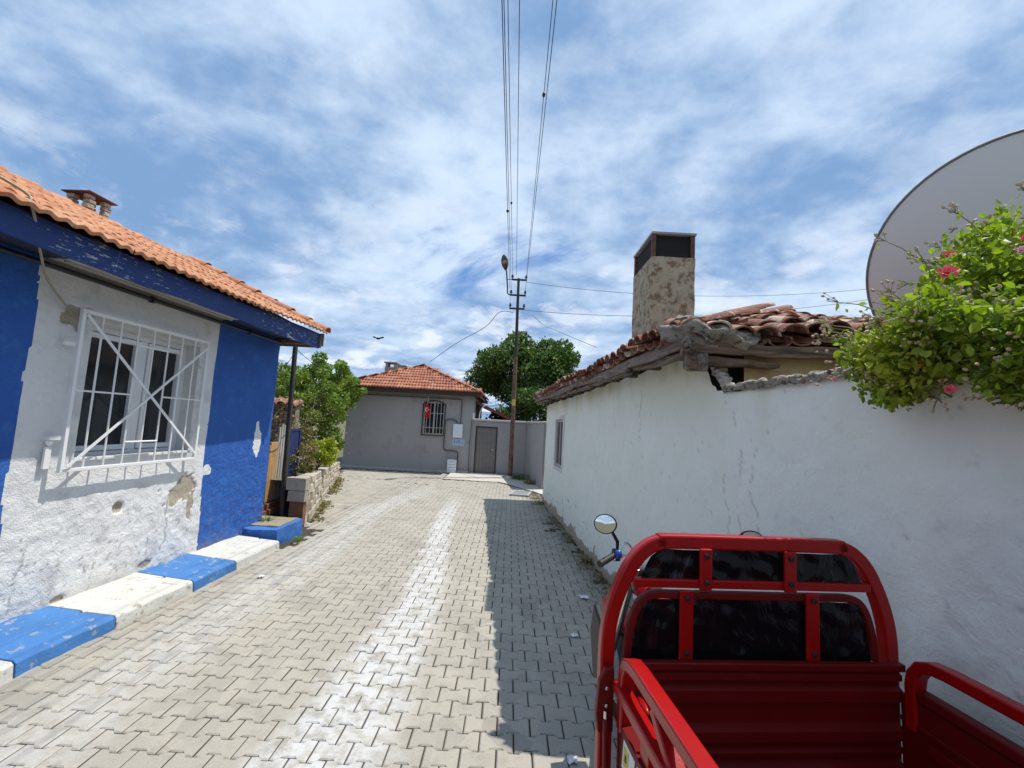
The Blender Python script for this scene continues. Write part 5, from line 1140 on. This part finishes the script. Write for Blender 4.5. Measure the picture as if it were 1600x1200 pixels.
for (p, d, l_) in sprays:
    e = p+d*l_; q = p+d*l_*.55+Vector((0, 0, .02)); st_.tube([p, q, e], [.0032, .0024, .0016], 4)
    for j in range(rg.randint(3, 7)):
        b_ = e+Vector((rg.uniform(-1, 1), rg.uniform(-1, 1), rg.uniform(-.7, 1)))*.032; st_.tube([q.lerp(e, .6), b_], [.0013, .001], 3); bm_ = .0055+rg.random()*.003
        bd.lathe([(.001, -bm_), (bm_*.8, -bm_*.4), (bm_*.7, bm_*.6), (.001, bm_*1.3)], b_, (d+Vector((rg.uniform(-.3, .3),)*3)), 5)
    for j in range(rg.randint(4, 9)): lv.append(tuple(p.lerp(e, rg.uniform(0, 1))+Vector((rg.uniform(-1, 1), rg.uniform(-1, 1), rg.uniform(-1, 1)))*.025))
for k in range(900):
    c_, r_ = cl[rg.randrange(len(cl))]; d = Vector((rg.uniform(-1, .4), rg.uniform(-1, 1), rg.uniform(-.2, 1))).normalized(); b_ = Vector(c_)+d*r_*1.1
    for j in range(3): bb = b_+Vector((rg.uniform(-1, 1), rg.uniform(-1, 1), rg.uniform(-1, 1)))*.022; bd.lathe([(.001, -.006), (.0055, -.002), (.005, .004), (.001, .008)], bb, d, 5)
st_.build('stems', 'rose_stem', rb); o = bd.build('buds', 'bud', rb); o['kind'] = 'stuff'
V, F, tf = leaf_cloud(np.array(lv), .030, .4, seed=8); meshobj('spray_leaves', fast_mesh('spray_leaves', V, F, 'leaf_rose', [('tint', 'FLOAT', 'FACE', tf)]), rb, kind='stuff')
def flower(p, r_, mt, seed):
    rg2 = random.Random(seed); mb = MB(); p = Vector(p); ax = Vector((-.5, -.7, .45)).normalized(); u = ax.orthogonal().normalized(); w_ = ax.cross(u)
    for ring, (k, op, sz) in enumerate(((5, 1.0, 1.0), (5, .75, .85), (4, .45, .6))):
        for i in range(k):
            a = 2*math.pi*(i+.5*ring)/k+rg2.uniform(-.2, .2); dr_ = u*math.cos(a)+w_*math.sin(a); tg_ = ax.cross(dr_); b0 = p; s_ = r_*sz
            vs = [b0, b0+dr_*s_*.5*op-tg_*s_*.38+ax*s_*(.35), b0+dr_*s_*op-tg_*s_*.30+ax*s_*(1.05-op*.75), b0+dr_*s_*op*1.08+ax*s_*(1.0-op*.85), b0+dr_*s_*op+tg_*s_*.30+ax*s_*(1.05-op*.75), b0+dr_*s_*.5*op+tg_*s_*.38+ax*s_*.35]
            mb.add(vs, [(0, 1, 2, 3), (0, 3, 4, 5)], True)
    mb.build('flower', mt, rb)
for k, (x, y, z, r_, mt) in enumerate(((1.53, 1.50, 2.475, .030, 'petal_pink'), (1.62, 1.58, 2.58, .018, 'petal_pink'), (1.46, 1.70, 2.34, .020, 'petal_pink'), (1.42, 1.50, 2.13, .016, 'petal_pink'), (1.40, 1.38, 2.04, .017, 'petal_pink'), (1.44, 1.62, 2.24, .016, 'petal_pale'), (1.62, 1.35, 2.50, .018, 'petal_pale'), (1.72, 1.42, 2.58, .015, 'petal_pink'), (1.38, 1.85, 2.12, .014, 'petal_pale'))): flower((x, y, z), r_, mt, k)

# weeds, leaf litter and scraps at the foot of the walls
rg = np.random.default_rng(4); n = 2600; s = rg.uniform(2.5, 12.8, n); o_ = np.abs(rg.normal(0, .14, n))+.01; keep = fbm(s, o_*0, 1.6, 5) > .36; s, o_ = s[keep], o_[keep]; n = len(s)
C = np.array([RP]).repeat(n, 0)+s[:, None]*RD+o_[:, None]*RN; C[:, 2] = .004+rg.uniform(0, .022, n)
V, F, tf = quad_cloud(C, .034, 12, 1.5); tag(meshobj('leaf_litter', fast_mesh('leaf_litter', V, F, 'leaf_dry', [('tint', 'FLOAT', 'FACE', tf*.4)])), 'dry leaves and dirt gathered along the foot of the white wall', 'litter', kind='stuff')
n = 1500; f_ = rg.uniform(0, 1, n); keep = fbm(f_*8, f_*0, 1.5, 9) > .42; f_ = f_[keep]; n = len(f_); C = np.array([np.array(A0+gd*(q*Lg))-np.array(gn)*(abs(rg.normal(0, .10))+.03) for q in f_]); C[:, 2] = .01+rg.uniform(0, .05, n)
V, F, tf = quad_cloud(C, .06, 13, .2); tag(meshobj('dry_grass', fast_mesh('dry_grass', V, F, 'leaf_dry', [('tint', 'FLOAT', 'FACE', tf)])), 'straw coloured grass at the foot of the garden wall', 'grass', kind='stuff')
def tuft(p, r_, n, mat, label, seed, h=.1, name='weed'):
    rg = np.random.default_rng(seed); V = []; F = []
    for i in range(n):
        a = rg.uniform(0, 6.28); rr = r_*rg.uniform(0, .5); q = np.array(p)+np.array((math.cos(a)*rr, math.sin(a)*rr, 0)); d = np.array((math.cos(a), math.sin(a), 0))*r_*rg.uniform(.3, 1); hh = h*rg.uniform(.5, 1.2); sd = np.array((-math.sin(a), math.cos(a), 0))*.006
        b0 = len(V); V += [q-sd, q+sd, q+d*.5+sd*.8+np.array((0, 0, hh*.8)), q+d*.5-sd*.8+np.array((0, 0, hh*.8)), q+d+np.array((0, 0, hh))+sd*.2, q+d+np.array((0, 0, hh))-sd*.2]; F += [(b0, b0+1, b0+2, b0+3), (b0+3, b0+2, b0+4, b0+5)]
    me = fast_mesh(name, np.array(V), np.array(F), mat, [('tint', 'FLOAT', 'FACE', rg.uniform(0, 1, len(F)))]); tag(meshobj(name, me), label, 'weed')
tuft((-2.98, 6.55, 0), .09, 46, 'leaf_dark', 'small dark weed growing beside the blue step', 1, .07)
tuft((-3.60, 6.75, .23), .16, 60, 'leaf_mid', 'low green weed on top of the blue step', 2, .05)
tuft((.45, 15.2, 0), .45, 220, 'leaf_dark', 'dark weeds around the base of the utility pole', 3, .22)
tuft((.72, 14.2, 0), .3, 120, 'leaf_dry', 'dry weeds in the corner below the grey yard wall', 4, .2)
tuft((1.18, 6.3, 0), .12, 50, 'leaf_dry', 'dry weed at the foot of the white wall near the tricycle mirror', 5, .08)
for k, (x, y, s_, lb) in enumerate(((.92, 5.0, .045, 'crumpled white plastic scrap by the foot of the white wall'), (.68, 4.1, .03, 'small white paper scrap in the shaded lane left of the tricycle mirror'), (.45, 2.62, .028, 'glossy crumpled wrapper on the shaded pavers beside the tricycle'), (-2.70, 5.1, .03, 'white paper scrap lying beside the kerb'))):
    mb = MB(); vs = []; rg_ = random.Random(k)
    for i in range(6):
        for j in range(6): vs.append((x+(i-2.5)*s_*.4+rg_.uniform(-1, 1)*s_*.12, y+(j-2.5)*s_*.4+rg_.uniform(-1, 1)*s_*.12, .008+rg_.uniform(0, 1)*s_*.45))
    mb.add(vs, [(i*6+j, (i+1)*6+j, (i+1)*6+j+1, i*6+j+1) for i in range(5) for j in range(5)], False); tag(mb.build('litter', 'litter_white'), lb, 'litter')

# ================================================================== RED CARGO TRICYCLE
a_ = R(4.7); ux = Vector((math.cos(a_), math.sin(a_), 0)); vy = Vector((-math.sin(a_), math.cos(a_), 0)); org = ux*1.055+vy*1.0
TK = thing('cargo_tricycle', 'red three wheeled cargo tricycle with open bed parked by the white wall', 'tricycle', (org.x, org.y, 0), a_)
CU = 1.055
def T(u, v, z): return (u-CU, v-1.0, z)
def tb(mb, u0, u1, v0, v1, z0, z1): return mb.box(T(u0, v0, z0), T(u1, v1, z1))
def part(mb, name, mat, parent=None, bevel=0, seg=2, label=None): return mb.build(name, mat, parent or TK, bevel=bevel, seg=seg, label=label, local=True)
UL, UR, VF, VB = .555, 1.595, 1.53, -.12
# floor with ribs
mb = MB(); vs = []; n_ = 66
for i in range(n_+1):
    v = VB+(VF-.0-VB)*i/n_; z = .655+.008*(1 if (i % 6) in (2, 3) else 0); vs += [T(UL+.01, v, z), T(UR-.01, v, z)]
mb.add(vs, [(2*i, 2*i+1, 2*i+3, 2*i+2) for i in range(n_)]); tb(mb, UL+.012, UR-.012, VB, VF, .62, .648); part(mb, 'bed_floor', 'trike_red_shaded')
# front wall of the bed pressed with horizontal ribs
def ribbed(u0, u1, v, zs, along='u', depth=.014, th=.004):
    mb = MB(); pr = []
    for (z0, z1, dd) in zs: pr += [(z0, 0), (z0+.014, dd), (z1-.014, dd), (z1, 0)]
    vs = []
    for z, dd in pr:
        vs += [T(u0, v-dd, z), T(u1, v-dd, z)] if along == 'u' else [T(v+dd, u0, z), T(v+dd, u1, z)]
    mb.add(vs, [(2*i, 2*i+1, 2*i+3, 2*i+2) for i in range(len(pr)-1)])
    return mb
mb = ribbed(UL+.01, UR-.01, VF+.012, ((.655, .70, .0), (.70, .745, .022), (.76, .795, .022), (.805, .865, .028), (.93, .995, .022), (1.0, 1.045, .02))); tb(mb, UL, UR, VF+.016, VF+.03, .63, 1.05); part(mb, 'front_panel', 'trike_red_shaded')
mb = MB(); tb(mb, UL, UR, VF-.014, VF+.012, 1.046, 1.072); part(mb, 'front_panel_top_rail', 'trike_red_shaded', bevel=.004)
# side panels, outside and in
for side, u in ((-1, UL), (1, UR)):
    o_ = side
    mb = MB(); th = .022; a, b_ = (u-.006, u+.016) if side < 0 else (u-.016, u+.006)
    tb(mb, a, b_, VB, VF-.005, .655, .885); s_ = part(mb, 'side_panel', 'trike_red_shaded' if side > 0 else 'trike_red_shaded', bevel=.003)
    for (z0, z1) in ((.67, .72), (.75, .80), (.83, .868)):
        mb = MB(); x0, x1 = (u-.014, u-.0065) if side < 0 else (u+.0065, u+.014); tb(mb, x0, x1, VB+.05, VF-.10, z0, z1); part(mb, 'pressed_rib', 'trike_red_shaded', s_, bevel=.003)
        mb = MB(); x0, x1 = (u+.0165, u+.026) if side < 0 else (u-.026, u-.0165); tb(mb, x0, x1, VB+.05, VF-.10, z0, z1); part(mb, 'pressed_rib', 'trike_red_shaded', s_, bevel=.003)
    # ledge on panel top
    mb = MB(); tb(mb, u-.022, u+.022, VB, VF-.006, .887, .905); part(mb, 'panel_ledge', 'trike_red_shaded', bevel=.003)
    # rail loop
    zt_r = 1.115; pts = [T(u, VF-.045, .88), T(u, VF-.045, 1.02), T(u, VF-.052, 1.06), T(u, VF-.075, 1.095), T(u, VF-.11, 1.11), T(u, VF-.16, zt_r), T(u, .8, zt_r), T(u, .2, zt_r), T(u, VB+.10, zt_r), T(u, VB+.03, 1.09), T(u, VB+.0, 1.0), T(u, VB, .88)]
    mb = MB(); mb.tube(pts, .02, sq=(.040, .050), up=(1, 0, 0)); part(mb, 'top_rail', 'trike_red')
    mb = MB(); zl = .985 if side < 0 else .985; ul = u-.012 if side < 0 else u; mb.tube([T(ul, VF-.01 if side < 0 else VF-.07, zl+.015), T(ul, .7, zl+.015), T(ul, VB+.03, zl+.015)], .02, sq=(.034, .046), up=(1, 0, 0)); part(mb, 'lower_rail', 'trike_red' if side < 0 else 'trike_red_shaded')  # right rail gets the darker red, its shade painted in
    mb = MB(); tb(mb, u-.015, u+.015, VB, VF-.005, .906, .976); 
    if side > 0: part(mb, 'rail_filler', 'trike_red_shaded')
    for v0, v1 in ((1.24, 1.10), (.98, 1.08), (.45, .31), (.19, .29)):
        mb = MB(); mb.bar(T(u, v0, zt_r-.02) if v0 > v1 else T(u, v0, zt_r-.02), T(u, v1, zl+.015), .03, .045, (1, 0, 0)); 
        if side < 0: part(mb, 'brace', 'trike_red', bevel=.004)
    if side < 0:
        for v in (1.30, .75, .3): mb = MB(); tb(mb, u-.012, u+.012, v-.03, v+.03, .905, .967); part(mb, 'stanchion', 'trike_red', bevel=.003)
# latch on the left side
mb = MB(); mb.blob(T(.573, 1.385, 1.012), (.012, .042, .014), seed=2, jit=.0); part(mb, 'latch_tab', 'trike_red'); mb = MB(); mb.tube([T(.585, 1.36, 1.01), T(.64, 1.345, 1.0)], .006, 6); part(mb, 'latch_pin', 'chrome')
# outer hinge plate and strut
mb = MB(); pz = [(.500, 1.045), (.478, 1.0), (.470, .90), (.478, .84), (.530, .84), (.530, 1.045)]; vs = [T(x, 1.53, z) for x, z in pz]+[T(x, 1.555, z) for x, z in pz]; n6 = 6
mb.add(vs, [tuple(range(n6-1, -1, -1)), tuple(range(n6, 2*n6))]+[(i, (i+1) % n6, n6+(i+1) % n6, n6+i) for i in range(n6)]); hp = part(mb, 'hinge_plate', 'trike_red_shaded', bevel=.004)
for z in (.985, .93): mb = MB(); mb.lathe([(.007, 0), (.007, .008), (.004, .010)], T(.503, 1.529, z), (0, -1, 0), 8); part(mb, 'bolt', 'chrome', hp)
mb = MB(); mb.tube([T(.500, 1.52, .89), T(.502, 1.50, .60)], .011, 8); part(mb, 'strut', 'trike_red_shaded'); mb = MB(); mb.tube([T(.500, 1.522, .915), T(.500, 1.52, .885)], .007, 8); part(mb, 'strut_tip', 'chrome')
# outer flare sheet with stickers
mb = MB(); mb.hexa([T(.522, VB, .70), T(.548, VB, .70), T(.548, 1.44, .70), T(.522, 1.44, .70), T(.535, VB, .90), T(.548, VB, .90), T(.548, 1.46, .90), T(.535, 1.46, .90)]); oc = part(mb, 'outer_panel', 'trike_red_shaded', bevel=.003)
def stick(v0, v1, z0, z1, mt, nm, lift):
    f = lambda v, z: T(.522+(z-.70)/.2*.013-lift, v, z); mb = MB(); mb.add([f(v0, z0), f(v1, z0), f(v1, z1), f(v0, z1)], [(0, 1, 2, 3)]); part(mb, nm, mt, oc)
stick(1.34, 1.435, .805, .885, 'sticker_white', 'sticker', .0012); stick(1.385, 1.425, .82, .872, 'sticker_yellow', 'sticker_patch', .0024); stick(1.398, 1.412, .836, .856, 'sticker_black', 'sticker_symbol', .0036)
stick(1.20, 1.325, .805, .885, 'sticker_white', 'sticker', .0012); stick(1.225, 1.30, .822, .866, 'sticker_black', 'sticker_symbol', .0024)
# guard hoop behind the rider
hz = [(.515, .62), (.515, .95), (.517, 1.12), (.533, 1.22), (.565, 1.31), (.605, 1.385), (.65, 1.432), (.70, 1.456), (.77, 1.462)]
hp_ = [T(x, VF+.055, z) for x, z in hz]+[T(2*CU-x, VF+.055, z) for x, z in reversed(hz)]
mb = MB(); mb.tube(catmull(hp_, 10), .02, sq=(.050, .044), up=(0, 1, 0)); part(mb, 'guard_hoop', 'trike_red')
iz = [(.585, 1.06), (.592, 1.14), (.612, 1.215), (.642, 1.262), (.69, 1.277), (.8, 1.278)]
ip = [T(x, VF+.045, z) for x, z in iz]+[T(2*CU-x, VF+.045, z) for x, z in reversed(iz)]
mb = MB(); mb.tube(catmull(ip, 8), .01, sq=(.026, .026), up=(0, 1, 0)); part(mb, 'inner_frame', 'trike_red_shaded')
mb = MB(); tb(mb, .600, 2*CU-.600, VF+.030, VF+.060, 1.303, 1.333); part(mb, 'cross_bar', 'trike_red', bevel=.004)
mb = MB(); tb(mb, .80, .86+.0, VF+.026, VF+.029, 1.20, 1.21)
def upright(u, z0, z1, w_=.046):
    mb = MB(); tb(mb, u-w_/2, u+w_/2, VF+.018, VF+.030, z0, z1); o = part(mb, 'upright', 'trike_red', bevel=.004)
    for z in (z0+.03, z1-.025): mb = MB(); mb.lathe([(.010, 0), (.010, .006), (.005, .008)], T(u, VF+.0175, z), (0, -1, 0), 10); part(mb, 'bolt', 'rubber', o)
upright(.862, 1.30, 1.445); upright(1.185, 1.30, 1.445); upright(.792, 1.06, 1.30, .05); upright(1.27, 1.06, 1.30, .05)
# wrinkled dark film panes
def pane(poly, seed):
    us = [p[0] for p in poly]; u0, u1 = min(us), max(us); z0 = min(p[1] for p in poly); z1 = max(p[1] for p in poly)
    bm = bmesh.new(); vv = [bm.verts.new(T(p[0], VF+.042, p[1])) for p in poly]; bm.faces.new(vv); bmesh.ops.triangulate(bm, faces=bm.faces)
    bmesh.ops.subdivide_edges(bm, edges=bm.edges, cuts=14, use_grid_fill=True)
    rr = random.Random(seed); ph = [rr.uniform(0, 6) for _ in range(4)]; V = []
    for v in bm.verts:
        x, z = v.co.x, v.co.z; k_ = .0022*math.sin(x*55+z*38+ph[0]+2*math.sin(z*14+ph[3]))+.0018*math.sin(x*80-z*50+ph[1]+1.5*math.sin(x*11))+.0014*math.sin(z*95+x*20+ph[2])
        V.append((x, v.co.y+k_, z))
    F = [tuple(v.index for v in f.verts) for f in bm.faces]; bm.free(); mb = MB(); mb.add(V, F, True); part(mb, 'window_film', 'film')
e = .0
pane([(.620, 1.315), (.848, 1.315), (.848, 1.435), (.70, 1.435), (.665, 1.41)], 1); pane([(.870, 1.315), (1.175, 1.315), (1.175, 1.438), (.870, 1.438)], 2); pane([(1.195, 1.315), (1.49, 1.315), (1.445, 1.41), (1.41, 1.435), (1.209, 1.435)], 3)
pane([(.598, 1.050), (.79, 1.050), (.79, 1.262), (.655, 1.262), (.625, 1.215), (.605, 1.14)], 4); pane([(.80, 1.050), (1.262, 1.050), (1.262, 1.264), (.80, 1.264)], 5); pane([(1.275, 1.050), (1.512, 1.050), (1.505, 1.14), (1.485, 1.215), (1.455, 1.262), (1.275, 1.262)], 6)
# black side fairing, chassis, seat, engine hump, fork, wheels
mb = MB(); fz = [(1.66, .94), (1.74, .90), (1.80, 1.06), (1.76, 1.17), (1.66, 1.13)]; vs = [T(.515, v, z) for v, z in fz]+[T(.545, v, z) for v, z in fz]
mb.add(vs, [tuple(range(4, -1, -1)), tuple(range(5, 10))]+[(i, (i+1) % 5, 5+(i+1) % 5, 5+i) for i in range(5)]); part(mb, 'side_fairing', 'black_plastic', bevel=.008)
mb = MB(); 
for u in (.80, 1.31): tb(mb, u-.03, u+.03, VB, 2.0, .52, .60)
mb.bar(T(.80, 2.0, .56), T(1.055, 2.75, .50), .05, .06); mb.bar(T(1.31, 2.0, .56), T(1.055, 2.75, .50), .05, .06); tb(mb, .8, 1.31, .2, .26, .53, .59); part(mb, 'chassis', 'black_plastic')
mb = MB(); tb(mb, .80, 1.31, 1.66, 2.02, .60, .82); part(mb, 'engine_box', 'trike_red_shaded', bevel=.02)
mb = MB(); tb(mb, .76, 1.35, 1.64, 2.05, .822, .90); part(mb, 'seat', 'black_plastic', bevel=.03, seg=3)
mb = MB(); mb.blob(T(1.055, 2.28, .86), (.15, .24, .14), seed=3, jit=0); part(mb, 'fuel_tank', 'trike_red')
mb = MB(); mb.blob(T(1.055, 2.98, .63), (.09, .30, .06), seed=3, jit=0); part(mb, 'mudguard', 'trike_red')
mb = MB(); mb.tube([T(.97, 2.50, 1.08), T(.97, 2.95, .30)], .022, 8); mb.tube([T(1.14, 2.50, 1.08), T(1.14, 2.95, .30)], .022, 8); part(mb, 'fork', 'chrome')
mb = MB(); mb.lathe([(.03, -.10), (.09, -.08), (.10, 0), (.095, .06), (.06, .065)], T(1.055, 2.62, .98), (0, 1, 0), 18); part(mb, 'headlight', 'chrome')
def wheel(u, v, r_, w_):
    mb = MB(); mb.lathe([(r_*.62, -w_/2), (r_*.9, -w_/2), (r_, -w_*.3), (r_, w_*.3), (r_*.9, w_/2), (r_*.62, w_/2)], T(u, v, r_), (1, 0, 0), 28, cap=False); w0 = part(mb, 'wheel', 'rubber')
    mb = MB(); mb.lathe([(.03, -w_*.4), (r_*.5, -w_*.2), (r_*.63, -w_*.42), (r_*.63, w_*.42), (r_*.5, w_*.2), (.03, w_*.4)], T(u, v, r_), (1, 0, 0), 28); part(mb, 'rim', 'chrome', w0)
wheel(.66, .62, .28, .11); wheel(1.45, .62, .28, .11); wheel(1.055, 2.95, .28, .09)
mb = MB(); mb.tube([T(.66, .62, .28), T(1.45, .62, .28)], .03, 10); part(mb, 'axle', 'black_plastic')
for u in (.62, 1.49): mb = MB(); tb(mb, u-.06, u+.06, .35, .9, .58, .60); part(mb, 'rear_mudguard', 'black_plastic', bevel=.01)
# handlebar with grips, knob, mirrors
mb = MB(); mb.tube(catmull([T(.77, 2.33, 1.185), T(.86, 2.36, 1.18), T(.97, 2.45, 1.10), T(1.055, 2.47, 1.09), T(1.14, 2.45, 1.10), T(1.26, 2.36, 1.16), T(1.36, 2.33, 1.165)], 4), .012, 8); part(mb, 'handlebar', 'chrome')
for a, b_ in ((T(.690, 2.27, 1.165), T(.790, 2.345, 1.19)), (T(1.42, 2.27, 1.165), T(1.33, 2.34, 1.175))): mb = MB(); mb.tube([a, b_], .018, 10); part(mb, 'grip', 'rubber')
mb = MB(); mb.blob(T(.808, 2.33, 1.20), (.022, .022, .026), seed=1, jit=0); part(mb, 'switch_knob', 'blue_knob'); mb = MB(); mb.box(T(.785, 2.335, 1.16), T(.825, 2.38, 1.22)); part(mb, 'switch_block', 'rubber', bevel=.008)
mb = MB(); mb.tube([T(.79, 2.32, 1.175), T(.72, 2.36, 1.19)], .005, 6); mb.tube(catmull([T(.82, 2.36, 1.2), T(.90, 2.45, 1.23), T(1.0, 2.5, 1.1)]), .005, 6); part(mb, 'brake_lever', 'chrome')
def mirror(u, v, z, r_, base, ax):
    ax = Vector(ax).normalized(); c_ = Vector(T(u, v, z)); mb = MB(); 
    mb.lathe([(r_*.99, -.004), (r_, .0), (r_*.96, .012), (r_*.6, .03), (.004, .036)], c_, -ax, 26); 
    for i, q in enumerate(mb.v): p = Vector(q)-c_; mb.v[i] = tuple(c_+Vector((p.x*1.22, p.y, p.z)))
    mh = part(mb, 'mirror', 'black_plastic'); mb = MB(); mb.lathe([(r_*.90, 0), (.0005, .0012)], c_+ax*.0048, ax, 26)
    for i, q in enumerate(mb.v): p = Vector(q)-c_; mb.v[i] = tuple(c_+Vector((p.x*1.22, p.y, p.z)))
    part(mb, 'mirror_glass', 'mirror_glass', mh)
    mb = MB(); b0 = Vector(T(*base)); mb.tube([b0, b0+Vector((0, 0, .05)), c_-Vector((-.04 if u < 1 else .04, -.012, r_*.75))], [.008, .010, .008], 8); part(mb, 'mirror_stem', 'black_plastic', mh)
mirror(.732, 2.33, 1.355, .052, (.808, 2.35, 1.21), (-.50, -1, .10))
mirror(1.50, 2.25, 1.305, .060, (1.40, 2.33, 1.17), (-.25, -1, .1))
mb = MB(); tb(mb, UL, UR, VB-.03, VB-.004, .66, 1.0); part(mb, 'tailgate', 'trike_red', bevel=.004)
